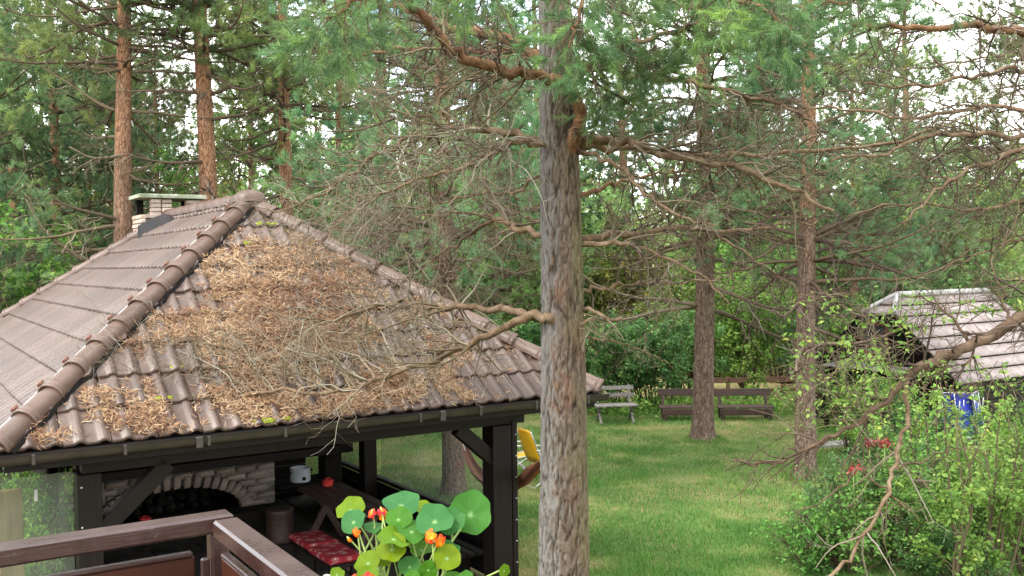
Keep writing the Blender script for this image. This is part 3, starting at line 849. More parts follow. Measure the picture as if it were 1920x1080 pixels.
# ------------------------------------------------------------------ needle litter on the near plane
def litter():
    N = 46000
    u = rng.uniform(0.25, PW - 0.25, N * 3); v = rng.uniform(0.0, SL * 0.93, N * 3)
    c = math.cos(TH)
    ok = (u > v * c + 0.12) & (u < PW - v * c - 0.12)
    u, v = u[ok], v[ok]
    un, vn = u / PW, v / SL
    # thick band through the middle of the plane, clean strips by the left hip and the right end
    den = np.exp(-((un - 0.50 + 0.02 * vn) / 0.22) ** 2) * np.exp(-((vn - 0.34) / 0.27) ** 2) * 1.12
    den += 0.9 * np.exp(-((vn - 0.03) / 0.12) ** 2) * np.exp(-((un - 0.34) / 0.34) ** 2)
    den += 0.65 * np.exp(-((un - 0.56) / 0.10) ** 2 - ((vn - 0.70) / 0.10) ** 2) + 0.5 * np.exp(-((un - 0.42) / 0.10) ** 2 - ((vn - 0.58) / 0.12) ** 2)
    n = vnoise(u * 2.6, v * 2.6, 3, 4)
    n2 = vnoise(u * 7 + 11, v * 7 + 5, 19, 3)
    den = den * 1.05 + (n - 0.5) * 2.2 + (n2 - 0.5) * 1.5
    pan = np.abs(((u - 0.1) % (TW / 2)) - 0.05) < 0.055       # gathers in the pans
    den = den + np.where(pan, 0.12, -0.10)
    p = np.clip((den - 0.46) * 1.5, 0.012, 1)
    keep = rng.random(len(u)) < p
    u, v, p = u[keep][:N], v[keep][:N], p[keep][:N]
    n = len(u)
    prof = np.interp((u - 0.1) % TW, TP[:, 0], TP[:, 1])
    frac = ((v + 0.03) % EXPO) / EXPO
    hgt = prof * 0.9 + 0.044 - 0.024 * frac + rng.uniform(0.0, 1, n) ** 2 * (0.012 + 0.05 * p)
    th = rng.uniform(0, 2 * math.pi, n); L = rng.uniform(0.035, 0.10, n); tl = rng.normal(0, 0.38, n)
    d = np.stack([np.cos(th) * np.cos(tl), np.sin(th) * np.cos(tl), np.abs(np.sin(tl)) * .7], -1)
    b = np.stack([u, v, hgt], -1)
    side = np.stack([-np.sin(th), np.cos(th), np.zeros(n)], -1) * rng.uniform(0.0026, 0.0052, n)[:, None]
    bend = rng.normal(0, 0.2, (n, 1)) * side / 0.003 * L[:, None]
    mid = b + d * L[:, None] * .5 + bend; end = b + d * L[:, None]
    V = np.stack([b - side, b + side, mid + side, mid - side, end], 1)
    f4 = (np.arange(n) * 5)[:, None] + np.array([0, 1, 2, 3]); f3 = (np.arange(n) * 5)[:, None] + np.array([3, 2, 4])
    ti = np.clip(0.5 + (vnoise(u * 1.7 + 9, v * 1.7, 8) - .5) * 1.0 + rng.normal(0, .30, n), 0, 1)
    Vd = np.array([0, c, math.sin(TH)]); Nn = np.array([0, -math.sin(TH), c])
    W3 = V[..., 0:1] * np.array([1, 0, 0]) + V[..., 1:2] * Vd + V[..., 2:3] * Nn + np.array([0, 0, EAVE])
    m = MB()
    m.add(W3.reshape(-1, 3), f4, np.repeat(ti, 5)); m.f.append(f3)
    o = m.build('needle_litter', M['brown_needle'], kind='stuff')
    o.location = [float(x) for x in PO]; o.rotation_euler = (0, 0, YAW)
    tag(o, 'dry orange brown pine needles strewn over the pavilion roof tiles', 'pine needles')
litter()
# moss cushions on tile edges
MOSS = MB(); 
_v = []; S = 8
for t in np.linspace(0.05, 1.5, 4):
    for k in range(S):
        a = 2 * math.pi * k / S; _v.append((0.09 * math.sin(t) * math.cos(a) * random.uniform(.8, 1.2), 0.035 * math.sin(t) * math.sin(a) * random.uniform(.8, 1.2), 0.022 * math.cos(t)))
MOSS.add(_v, [[k * S + s, (k + 1) * S + s, (k + 1) * S + (s + 1) % S, k * S + (s + 1) % S] for k in range(3) for s in range(S)])
MOSSM = MOSS.mesh('moss_cushion', M['moss'], True)
for (u, j) in ((3.2, 8), (2.75, 7), (3.45, 7), (1.55, 2), (1.35, 1), (2.35, 0), (2.15, 0), (1.95, 4), (3.05, 8)):
    o = link('moss_cushion', MOSSM, pv)
    v = j * EXPO + 0.005
    o.location = (u, v * math.cos(TH) - 0.02, EAVE + v * math.sin(TH) + 0.045)
    o.rotation_euler = (TH, 0, random.uniform(-.2, .2)); sc = random.uniform(0.7, 1.3); o.scale = (sc, sc, sc)

# ------------------------------------------------------------------ chimney
cx0, cx1 = to_pav(at(263, 400, 15.4)), to_pav(at(380, 400, 14.8))
CHB = 6.9
def chim_a(px, b=CHB):
    r = CF + CR * (px - 960) / FPX
    t = ((pav(0, b) - np.array([0, 0, CAM_H])) @ BX) / (r @ BX)
    return to_pav(np.array([0, 0, CAM_H]) + r * t)[0]
ca, cb = chim_a(272), chim_a(380)
chim = thing('brick_chimney', 'old brick chimney with two smoke openings and mossy slab on top', 'chimney', pav((ca + cb) / 2, CHB + 0.3, 4.0), YAW)
cw, cd = cb - ca, 0.6
bbox('core', (0, 0, 0.25), (cw - 0.03, cd - 0.03, 0.7), M['mortar'], chim)
BRK = bbox_mesh('brick', (0.205, 0.07, 0.058), M['brick_pale'], 0.008, 0.003)
BRH = bbox_mesh('brick', (0.07, 0.20, 0.058), M['brick_pale'], 0.008, 0.003)
for j in range(9):
    z = 0.05 + j * 0.068
    n = int(cw / 0.215)
    for k in range(n + 1):
        x = -cw / 2 + 0.105 + (k - (0.5 if j % 2 else 0)) * 0.215 + (0.02)
        if -cw / 2 + 0.05 < x < cw / 2 - 0.05:
            o = link('brick', BRK, chim); o.location = (x, -cd / 2, z); o.rotation_euler = (0, random.gauss(0, .015), random.gauss(0, .02))
    for k in range(3):
        o = link('brick', BRH, chim); o.location = (-cw / 2, -cd / 2 + 0.15 + k * 0.21 - (0.05 if j % 2 else 0), z)
PZ = 0.60
for (x0, x1) in ((-cw / 2, -cw / 2 + 0.10), (-cw / 2 + 0.16, -cw / 2 + 0.46), (cw / 2 - 0.27, cw / 2)):
    pass
for (x, wd) in ((-cw * 0.19, cw * 0.37), (cw * 0.37, cw * 0.28)):
    for j in range(4):
        nb = max(1, round(wd / 0.2))
        for k in range(nb):
            bbox('brick', (x - wd / 2 + wd * (k + .5) / nb, -cd / 2 + 0.05, PZ + 0.035 + j * 0.066), (wd / nb - 0.012, 0.12, 0.058), M['brick_pale'], chim, (0, random.gauss(0, .02), random.gauss(0, .02)), 0.008, 0.004)
for x in (-cw / 2 + 0.05, cw * 0.37):
    bbox('rear_pier', (x, cd / 2 - 0.07, PZ + 0.135), (0.10, 0.13, 0.27), M['soot'], chim)
bbox('slab', (0.0, 0, PZ + 0.305), (cw + 0.15, cd + 0.16, 0.065), M['slab'], chim, bev=0.01, wob=0.004)
# bent black sheet shedding water round the chimney
mb = MB(); K = 12
p0, p1 = to_pav(at_z(256, 452, 4.22)), None
V = []
for k in range(K):
    t = k / (K - 1)
    px = 258 + 80 * t
    top = 424 - 24 * math.sin(t * math.pi * 0.62) + (16 * max(0, t - .7) / .3)
    bot = 452 - 36 * t
    d = 14.72 - 0.70 * t
    V += [to_pav(at(px, bot, d)), to_pav(at(px, top, d + 0.10)), to_pav(at(px, top, d + 0.55))]
mb.add(V, [[3 * k + i, 3 * k + 3 + i, 3 * k + 4 + i, 3 * k + 1 + i] for k in range(K - 1) for i in range(2)])
mb.build('chimney_flashing', M['flash'], pv, True)

# ------------------------------------------------------------------ fireplace under the roof
FB = 5.0
fp = thing('brick_fireplace', 'wide arched brick fireplace in the shade under the pavilion roof', 'fireplace', pav(0, FB), YAW)
FA0, FA1, HEARTH = 1.20, 3.95, 0.50
AC, ARX, ARZ, ASP = 2.56, 0.90, 0.38, 0.42           # arch centre, half width, rise, spring height
def in_arch(x, z, grow=0.0):
    if z < ASP:
        return abs(x - AC) < ARX + grow
    return ((x - AC) / (ARX + grow)) ** 2 + ((z - ASP) / (ARZ + grow)) ** 2 < 1
bw, bh = 0.29, 0.10
STD = bbox_mesh('brick', (bw - 0.02, 0.10, bh - 0.018), M['brick'], 0.016, 0.006)
j = 0; z = HEARTH + bh / 2 - 0.12
while z < 2.1:
    x = FA0 + (0 if j % 2 else bw / 2)
    while x < FA1:
        skip = z > 1.12 and x < 3.45
        if not in_arch(x - .05, z, 0.13) and not in_arch(x + .05, z, 0.13) and not skip:
            o = link('brick', STD, fp); o.location = (x, random.uniform(-.006, .006), z); o.rotation_euler = (0, random.gauss(0, .012), random.gauss(0, .015)); o.scale = (random.uniform(.9, 1.02), 1, random.uniform(.9, 1.04))
        x += bw
    z += bh; j += 1
VS = bbox_mesh('arch_brick', (0.088, 0.13, 0.165), M['brick'], 0.012, 0.004)
for k in range(21):
    t = math.pi * (k + .5) / 21
    o = link('arch_brick', VS, fp)
    nx_, nz_ = math.cos(t) / ARX, math.sin(t) / ARZ
    L = math.hypot(nx_, nz_)
    o.location = (AC + math.cos(t) * ARX + nx_ / L * 0.06, -0.012, ASP + math.sin(t) * ARZ + nz_ / L * 0.06)
    o.rotation_euler = (0, math.atan2(nx_, nz_), 0)
# mortar backing with the arched opening, hearth, dark vault behind
mb = MB()
for (x0, x1) in ((FA0 - .1, AC - ARX), (AC + ARX, FA1)):
    mb.add(box_v(((x0 + x1) / 2, 0.06, 0.7), (x1 - x0, 0.09, 1.4)), BOXF)
K = 24
for k in range(K):
    x0, x1 = AC - ARX + 2 * ARX * k / K, AC - ARX + 2 * ARX * (k + 1) / K
    zz = ASP + ARZ * math.sqrt(max(0, 1 - ((x0 + x1) / 2 - AC) ** 2 / ARX ** 2))
    mb.add(box_v(((x0 + x1) / 2, 0.06, (zz + 1.4) / 2), (x1 - x0, 0.09, 1.4 - zz)), BOXF)
mb.add(box_v((3.7, 0.06, 1.75), (0.5, 0.09, 0.7)), BOXF)
mb.build('mortar_backing', M['mortar'], fp)
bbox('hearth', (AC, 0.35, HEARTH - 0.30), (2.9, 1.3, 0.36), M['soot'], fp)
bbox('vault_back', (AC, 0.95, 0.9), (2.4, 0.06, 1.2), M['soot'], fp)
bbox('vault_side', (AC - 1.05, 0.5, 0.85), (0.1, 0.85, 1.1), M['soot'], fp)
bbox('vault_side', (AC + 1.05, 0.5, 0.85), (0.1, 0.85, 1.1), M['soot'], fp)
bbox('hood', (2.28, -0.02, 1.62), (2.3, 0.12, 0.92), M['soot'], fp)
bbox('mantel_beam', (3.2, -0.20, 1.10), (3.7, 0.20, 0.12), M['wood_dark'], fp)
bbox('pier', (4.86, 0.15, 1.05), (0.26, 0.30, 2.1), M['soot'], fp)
LOG = MB(); tubes(LOG, np.array([[[0, -0.18, 0], [0, 0.18, 0.0]]]), np.array([[0.06, 0.055]]), 8)
LOGM = LOG.mesh('firewood_log', M['soot'])
for k in range(26):
    o = link('firewood_log', LOGM, fp); r = k % 8; q = k // 8
    o.location = (AC - 0.6 + r * 0.15 + random.uniform(-.03, .03), 0.45, HEARTH - 0.05 + q * 0.115 + random.uniform(-.02, .02)); s_ = random.uniform(.7, 1.2); o.scale = (s_, 1, s_)
sh = bbox('shelf', (4.35, 0.05, 0.62), (0.8, 0.5, 0.05), M['wood_black'], fp)

# enamel pot on the shelf
pot = thing('cooking_pot', 'pale enamel pot with handles on the dark shelf beside the fireplace', 'pot', pav(4.33, FB - 0.02, 0.645), YAW)
mb = MB(); prof = [(0.13, 0.0), (0.145, 0.02), (0.145, 0.19), (0.155, 0.20), (0.14, 0.205), (0.132, 0.19), (0.13, 0.03)]
S = 20; V = [(r * math.cos(2 * math.pi * k / S), r * math.sin(2 * math.pi * k / S), z) for r, z in prof for k in range(S)]
mb.add(V, [[i * S + k, i * S + (k + 1) % S, (i + 1) * S + (k + 1) % S, (i + 1) * S + k] for i in range(len(prof) - 1) for k in range(S)])
mb.build('pot_body', M['enamel'], pot, True)
for s in (-1, 1):
    mb = MB(); t = np.linspace(0, math.pi, 8)
    tubes(mb, np.stack([s * (0.145 + 0.04 * np.sin(t)), 0.05 * np.cos(t), np.full(8, 0.15)], -1), np.full(8, 0.008), 6); mb.build('handle', M['wood_black'], pot, True)
mb = MB(); tubes(mb, np.array([[0, -0.147, 0.06], [0, -0.152, 0.06]]), np.array([0.03, 0.022]), 10); mb.build('knob', M['wood_black'], pot)

# trestle table and bench with red cushion
def local_thing(name, label, cat, p, rz=YAW, group=None):
    return thing(name, label, cat, p, rz, group)
bn = local_thing('cushioned_bench', 'low wooden bench with a red patterned cushion under the pavilion', 'bench', pav(3.52, 2.05, 0.06))
bbox('seat', (0, 0, 0.40), (0.36, 1.3, 0.045), M['wood_dark'], bn)
for (x, y) in ((-.13, -.55), (.13, -.55), (-.13, .55), (.13, .55)):
    bbox('leg', (x, y, 0.19), (0.06, 0.07, 0.375), M['wood_dark'], bn)
m, nt, b = new_mat('red_patterned_cloth', 0.85, 0.2)
v = coords(nt, 'Object'); vo = nt.nodes.new('ShaderNodeTexVoronoi'); vo.inputs['Scale'].default_value = 9; nt.links.new(v, vo.inputs['Vector'])
c = ramp_node(nt, vo.outputs['Distance'], [(0.10, (0.34, 0.24, 0.22)), (0.2, (0.20, 0.014, 0.02)), (0.34, (0.26, 0.12, 0.11)), (0.40, (0.20, 0.012, 0.017)), (0.9, (0.14, 0.008, 0.012))])
nt.links.new(c, b.inputs['Base Color']); M['red_cloth'] = m
for y in (-0.33, 0.32):
    cu = bbox('cushion', (0.0, y, 0.46), (0.40, 0.62, 0.075), M['red_cloth'], bn, (0, 0, random.uniform(-.03, .03)), 0.03, 0.006)
tb = local_thing('trestle_table', 'dark wooden trestle table behind the red cushioned bench', 'table', pav(4.25, 3.1, 0.06))
for k in range(4):
    bbox('tabletop_board', (-0.24 + k * 0.16, 0, 0.70), (0.15, 1.9, 0.04), M['wood_bench'], tb)
for y in (-0.7, 0.7):
    beam('leg', (-0.28, y, 0.0), (0.12, y, 0.68), 0.06, 0.09, M['wood_bench'], tb); beam('leg', (0.28, y + .07, 0.0), (-0.12, y + .07, 0.68), 0.06, 0.09, M['wood_bench'], tb)
# stump, red box, red lamp
def lathe(name, prof, mat, parent=None, S=16, wob=0.0):
    m = MB(); ph = rng.uniform(0, 6, 3)
    V = []
    for r, z in prof:
        for k in range(S):
            a = 2 * math.pi * k / S
            q = r * (1 + wob * (math.sin(3 * a + ph[0]) + .6 * math.sin(5 * a + ph[1])))
            V.append((q * math.cos(a), q * math.sin(a), z))
    m.add(V, [[i * S + k, i * S + (k + 1) % S, (i + 1) * S + (k + 1) % S, (i + 1) * S + k] for i in range(len(prof) - 1) for k in range(S)])
    m.f.append(np.arange(S)[None, ::-1]); m.f.append((np.arange(S) + S * (len(prof) - 1))[None, :])
    return m.build(name, mat, parent, False)
st = lathe('log_stool', [(0.20, 0), (0.21, 0.03), (0.19, 0.10), (0.185, 0.40), (0.19, 0.44), (0.175, 0.45)], M['wood_bench'], S=18, wob=0.03)
st.location = [float(x) for x in pav(3.72, 4.15, 0.06)]
tag(st, 'dark round log stool standing in front of the fireplace pier', 'stool')
def handled_box(name, label, p, s, cat):
    t_ = thing(name, label, cat, p, YAW)
    bbox('box_body', (0, 0, s[2] / 2), s, M['red'], t_, bev=0.02)
    bbox('lid', (0, 0, s[2] + 0.012), (s[0] + 0.01, s[1] + 0.01, 0.02), M['red'], t_, bev=0.008)
    beam('handle', (-s[0] * .3, 0, s[2] + 0.04), (s[0] * .3, 0, s[2] + 0.04), 0.012, 0.012, M['red'], t_)
handled_box('red_tin', 'small red tin on the trestle table, right of the enamel pot', pav(4.30, 3.85, 0.785), (0.13, 0.10, 0.07), 'tin')
handled_box('red_tin', 'small red tin on the hearth edge, left of the log stool', pav(2.12, FB - 0.12, 0.385), (0.13, 0.12, 0.06), 'tin')

# ------------------------------------------------------------------ the near pine
TE = at(1056, 1300, 8.0); TE[2] = 0.0
NP = thing('pine_tree', 'big near pine with furrowed grey trunk and bare branches over the roof', 'tree', TE)
def near_trunk():
    m = MB(); S, K = 110, 560
    zs = np.linspace(-0.05, 9.5, K)
    r = np.interp(zs, [-0.05, 0.0, 0.25, 0.8, 2.0, 4.6, 5.6, 7.0, 9.5], [0.36, 0.33, 0.26, 0.218, 0.193, 0.158, 0.136, 0.108, 0.07])
    an = np.linspace(0, 2 * math.pi, S, endpoint=False) + math.pi / 2
    A, Zg = np.meshgrid(an, zs)
    g = np.random.default_rng(5)
    # bark plates: elongated cells, cracks where the two nearest seeds are equally far
    nc = 3000
    ca = g.uniform(0, 2 * math.pi, nc); cz = g.uniform(-0.3, 9.8, nc)
    px_, pz_ = (A * 0.19).ravel(), (Zg * 0.17).ravel()
    wob = 0.030 * (vnoise(px_ * 26 + 50, pz_ * 60, 2) - .5)
    px_ = px_ + wob * 1.5
    d1 = np.full(len(px_), 9.0); d2 = np.full(len(px_), 9.0)
    order = np.argsort(cz); ca, cz = ca[order], cz[order]
    czs = cz * 0.17
    for row in range(K):
        sl = slice(row * S, (row + 1) * S)
        zc = zs[row] * 0.17
        i0, i1 = np.searchsorted(czs, zc - 0.05), np.searchsorted(czs, zc + 0.05)
        dx = np.abs(px_[sl][:, None] - ca[i0:i1][None] * 0.19); dx = np.minimum(dx, 2 * math.pi * 0.19 - dx)
        dz = pz_[sl][:, None] - czs[i0:i1][None]
        dd = np.sort(np.hypot(dx, dz), axis=1)
        d1[sl] = dd[:, 0]; d2[sl] = dd[:, 1]
    edge = np.clip((d2 - d1) / 0.011, 0, 1).reshape(K, S)
    def ridge(ka, kz, sd_, lo, hi):
        wv_ = vnoise(A.ravel() * 3 + 8, Zg.ravel() * 3.5, sd_ + 1, 3) - .5
        q_ = vnoise(A.ravel() * ka + wv_ * 1.5 + 40, Zg.ravel() * kz + 3, sd_, 2)
        q_ = 1 - np.abs(2 * q_ - 1)
        return np.clip((q_ - lo) / (hi - lo), 0, 1).reshape(K, S)
    fis = np.maximum(ridge(4.6, 2.8, 71, .83, .97), .8 * ridge(8.0, 7.0, 77, .84, .98))
    edge = np.clip(1 - np.maximum(fis, .55 * (1 - edge)), 0, 1)
    rough = (vnoise(A.ravel() * 14, Zg.ravel() * 16, 4, 4).reshape(K, S) - .5)
    lump = (vnoise(A.ravel() * 1.9 + 3, Zg.ravel() * 1.6, 9, 3).reshape(K, S) - .5)
    fall = np.interp(Zg, [0, 4.6, 7], [1, 0.8, 0.35])
    R = r[:, None] * (1 + 0.035 * lump) + fall * (0.017 * (edge - 0.6) + 0.010 * rough)
    cxl = 0.03 * np.sin(Zg * 0.55) ; cyl = 0.02 * np.sin(Zg * 0.8 + 1)
    V = np.stack([np.cos(A) * R + cxl, np.sin(A) * R + cyl, Zg], -1).reshape(-1, 3)
    k = (np.arange(K - 1) * S)[:, None]; j = np.arange(S)[None]; j2 = (j + 1) % S
    F = np.stack([k + j, k + j2, k + S + j2, k + S + j], -1).reshape(-1, 4)
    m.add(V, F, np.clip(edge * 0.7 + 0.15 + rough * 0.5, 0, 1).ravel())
    return m.build('trunk', M['near_bark'], NP, True)
near_trunk()

def limb_line(pts, K=26, jit=0.016):
    P = np.array([at(*p) for p in pts])
    L = smooth_line(P, K)
    sg = np.linalg.norm(L[-1] - L[0]) / K
    n = rng.normal(0, jit * min(1.0, sg / .07), L.shape); n[0] = 0; n[1] *= .3
    return L + n

def limb(tree, base, pts, r0, r1, tw=(14, 50, 120), dens=1.0, L=(0.25, 0.8), mat='limb', tint=(0.55, 0.2), curl=0.32, grav=-0.05, tr=(0.15, 1.0), tuft=0, tufttr=(0.3, 1), K=26, name='branch', up=0.0, cut=1.0):
    tw = tuple(int(q * dens) for q in tw)
    line = limb_line(pts, K) - base
    R = r0 + (r1 - r0) * np.linspace(0, 1, K) ** 0.8
    R = R * (1 + 0.05 * rng.normal(size=K).cumsum() / 4)
    R = np.clip(R, r1 * .7, r0 * 1.15)
    m = MB(); tubes(m, line, R, 8)
    o = m.build(name, M[mat], tree, True)
    P0, R0 = line[None], R[None]
    m = MB(); ends = []
    if tw[0]:
        P1, R1 = spawn(P0, np.minimum(R0, 0.022), tw[0], tr, L, (0.5, 1.2), 8, curl * 0.45, grav, 0.3, 0.55, up=up)
        tubes(m, P1, np.maximum(R1, 0.0022), 4, np.clip(rng.normal(tint[0] - .1, tint[1], len(P1)), 0, 1))
        if tw[1]:
            P2, R2 = spawn(P1, R1, tw[1], (0.15, 1), (L[0] * .55, L[1] * .6), (0.5, 1.2), 6, curl, grav, 0.4, 0.65)
            tubes(m, P2, np.maximum(R2, 0.0015), 3, np.clip(rng.normal(tint[0], tint[1], len(P2)), 0, 1))
            if tw[2]:
                P3, R3 = spawn(P2, R2, tw[2], (0.2, 1), (L[0] * .35, L[1] * .33), (0.5, 1.2), 4, curl * 1.2, grav, 0.6, 0.75)
                tubes(m, P3, np.maximum(R3, 0.0011), 3, np.clip(rng.normal(tint[0] + .05, tint[1], len(P3)), 0, 1))
        m.build('twigs', M['twig'], o, kind='stuff')
        if tuft and tw[1]:
            src = P3 if tw[2] else P2
            NEEDLE_SRC.append((o, src, tuft))
    return o
NEEDLE_SRC = []
TN = tuft_template(30, 0.080, 0.10, 0.0046, (0.40, 0.95), 1)
LB = lambda pts, r0, r1, **k: limb(NP, TE, pts, r0, r1, **k)
GREY = dict(tint=(0.62, 0.22), curl=0.40)
# low branch sweeping left over the roof
LB([(1052, 612, 7.9), (1030, 594, 7.75), (1000, 592, 7.8), (960, 609, 7.95), (900, 640, 8.2), (830, 671, 8.5), (760, 692, 8.7), (680, 716, 8.85), (600, 736, 8.9), (500, 735, 9.0), (400, 748, 9.0), (300, 725, 8.9), (245, 690, 8.8)], 0.048, 0.006, tw=(52, 260, 680), L=(0.35, 1.25), tr=(0.3, 1), up=1.6, grav=0.035, K=40, **GREY)
LB([(1000, 594, 7.85), (950, 580, 8.2), (880, 575, 8.7), (800, 574, 9.2), (730, 566, 9.5), (650, 590, 9.6), (560, 618, 9.5), (450, 650, 9.4), (370, 640, 9.3)], 0.036, 0.006, tw=(52, 260, 680), L=(0.35, 1.2), tr=(0.25, 1), up=-0.2, K=36, **GREY)
# branch bowing left above the roof's right hip
LB([(1030, 446, 7.9), (990, 433, 8.1), (957, 421, 8.3), (934, 411, 8.5), (892, 434, 8.9), (844, 467, 9.3), (795, 499, 9.6), (765, 522, 9.8), (700, 520, 10.0)], 0.032, 0.006, tw=(30, 110, 300), L=(0.25, 0.9), **GREY)
LB([(960, 420, 8.3), (900, 400, 8.8), (840, 402, 9.2), (760, 410, 9.6), (680, 430, 10), (600, 445, 10.2)], 0.014, 0.004, tw=(30, 160, 460), L=(0.3, 1.2), **GREY)
# two bows leaving the trunk left at the height of the fork
LB([(1030, 278, 7.95), (990, 262, 8.0), (940, 246, 8.1), (880, 240, 8.2), (820, 243, 8.35), (760, 265, 8.5), (700, 300, 8.7), (640, 338, 8.8), (580, 372, 9.0), (510, 400, 9.2)], 0.040, 0.007, tw=(46, 220, 640), L=(0.35, 1.35), **GREY)
LB([(1030, 272, 7.8), (980, 266, 7.6), (940, 275, 7.5), (890, 300, 7.5), (835, 322, 7.6), (780, 338, 7.7), (720, 362, 7.8), (670, 395, 7.9), (620, 420, 8)], 0.024, 0.005, tw=(36, 200, 580), L=(0.3, 1.25), **GREY)
LB([(1010, 330, 8.0), (960, 360, 8.3), (900, 365, 8.6), (830, 380, 8.9), (760, 400, 9.1), (680, 440, 9.3)], 0.015, 0.004, tw=(26, 150, 440), L=(0.3, 1.2), **GREY)
# thick fork rising from the trunk
LB([(1058, 300, 7.85), (1080, 255, 7.72), (1088, 215, 7.68), (1078, 180, 7.66), (1062, 158, 7.64)], 0.062, 0.050, tw=(3, 8, 20), L=(0.1, 0.3), mat='limb_orange')
LB([(1066, 164, 7.64), (1030, 150, 7.55), (985, 138, 7.45), (930, 127, 7.35), (880, 115, 7.25), (838, 85, 7.1), (800, 42, 7.0), (770, 5, 6.9), (740, -50, 6.8)], 0.050, 0.026, tw=(26, 120, 320), L=(0.25, 0.8), mat='limb_orange', tint=(0.35, 0.2))
LB([(1066, 164, 7.64), (1085, 150, 7.5), (1110, 115, 7.35), (1160, 88, 7.2), (1215, 72, 7.1), (1275, 58, 7.0), (1330, 30, 6.9)], 0.036, 0.012, tw=(22, 90, 240), L=(0.2, 0.7), mat='limb', tint=(0.4, 0.2), tuft=2.2)
LB([(1048, 150, 8.2), (1010, 112, 8.3), (960, 80, 8.4), (900, 62, 8.6), (850, 55, 8.8), (790, 30, 9.0), (740, 8, 9.2)], 0.058, 0.030, tw=(24, 100, 280), L=(0.3, 0.9), mat='limb_orange', tint=(0.35, 0.2))
LB([(1040, 95, 8.3), (960, 98, 8.7), (850, 94, 9.2), (760, 92, 9.6), (680, 103, 9.9), (615, 98, 10.2)], 0.036, 0.014, tw=(26, 130, 380), L=(0.3, 0.95), mat='limb_orange', tint=(0.4, 0.2))
LB([(980, 135, 7.5), (900, 150, 7.6), (820, 165, 7.8), (740, 170, 8.0), (640, 160, 8.2)], 0.014, 0.004, tw=(30, 160, 460), L=(0.3, 0.9), tint=(0.35, 0.2))
# right-hand limbs
LB([(1075, 268, 7.9), (1130, 264, 7.8), (1180, 268, 7.7), (1230, 285, 7.6), (1300, 300, 7.5), (1370, 312, 7.4), (1440, 340, 7.3), (1500, 365, 7.2), (1560, 395, 7.1)], 0.046, 0.012, tw=(34, 150, 420), L=(0.25, 0.9), dens=.62, tint=(0.5, 0.22))
LB([(1075, 276, 8.1), (1140, 278, 8.2), (1210, 283, 8.3), (1290, 292, 8.4), (1360, 291, 8.5), (1430, 288, 8.6), (1530, 282, 8.7), (1650, 270, 8.8), (1760, 240, 8.9)], 0.038, 0.010, tw=(40, 190, 560), L=(0.3, 1.0), dens=.62, tint=(0.35, 0.22))
LB([(1085, 285, 7.8), (1130, 298, 7.6), (1170, 325, 7.5), (1205, 358, 7.4), (1245, 390, 7.3), (1290, 412, 7.25), (1340, 425, 7.2)], 0.022, 0.007, tw=(22, 90, 240), L=(0.2, 0.7), dens=.62, tint=(0.4, 0.2))
LB([(1085, 368, 8.1), (1140, 350, 8.4), (1200, 333, 8.7), (1280, 322, 9.0), (1350, 318, 9.3)], 0.022, 0.006, tw=(26, 130, 360), L=(0.25, 0.9), mat='limb_orange', dens=.62, tint=(0.4, 0.2))
LB([(1085, 452, 8.0), (1140, 444, 8.1), (1200, 436, 8.2), (1260, 429, 8.3), (1330, 434, 8.4), (1400, 430, 8.5), (1470, 421, 8.6), (1540, 416, 8.7)], 0.036, 0.009, tw=(38, 180, 520), L=(0.25, 0.9), dens=.62, tint=(0.38, 0.2))
LB([(1085, 459, 7.9), (1130, 455, 7.8), (1170, 455, 7.75), (1205, 468, 7.7), (1260, 490, 7.6), (1310, 515, 7.55), (1345, 545, 7.5), (1370, 570, 7.5)], 0.026, 0.005, tw=(22, 90, 260), L=(0.2, 0.7), dens=.62, tint=(0.5, 0.2))
LB([(1330, 434, 8.4), (1380, 462, 8.3), (1430, 500, 8.2), (1490, 540, 8.1), (1550, 580, 8.0)], 0.014, 0.005, tw=(16, 70, 200), L=(0.2, 0.7), dens=.62, tint=(0.35, 0.2))
LB([(1085, 545, 8.1), (1150, 540, 8.4), (1230, 530, 8.8), (1300, 527, 9.2), (1370, 520, 9.6)], 0.018, 0.006, tw=(26, 120, 340), L=(0.25, 0.8), dens=.62, tint=(0.4, 0.2))
LB([(1080, 578, 7.9), (1110, 584, 7.8), (1140, 597, 7.75), (1163, 601, 7.7)], 0.020, 0.012, tw=(5, 20, 50), L=(0.15, 0.5), K=12, dens=.62, tint=(0.5, 0.2))
LB([(1075, 608, 7.85), (1095, 606, 7.8), (1112, 597, 7.78)], 0.018, 0.012, tw=(0, 0, 0), K=8)
LB([(1090, 632, 8.0), (1150, 640, 8.1), (1210, 660, 8.2), (1265, 690, 8.3)], 0.012, 0.004, tw=(10, 40, 110), L=(0.2, 0.6), dens=.62, tint=(0.5, 0.2))
LB([(1085, 440, 8.2), (1010, 415, 8.8), (960, 395, 9.4), (900, 350, 10)], 0.014, 0.004, tw=(20, 100, 260), L=(0.25, 0.9), dens=.62, tint=(0.4, 0.2))
LB([(1140, 130, 8.2), (1190, 140, 8.0), (1260, 152, 7.9), (1330, 162, 7.8), (1400, 180, 7.7), (1460, 196, 7.6), (1500, 218, 7.5), (1540, 245, 7.4)], 0.030, 0.009, tw=(38, 180, 520), L=(0.3, 1.0), dens=.62, tint=(0.4, 0.25))
LB([(1060, 110, 8.1), (1100, 125, 8.2), (1140, 130, 8.2)], 0.034, 0.030, tw=(2, 6, 14), L=(0.2, .5), K=10)
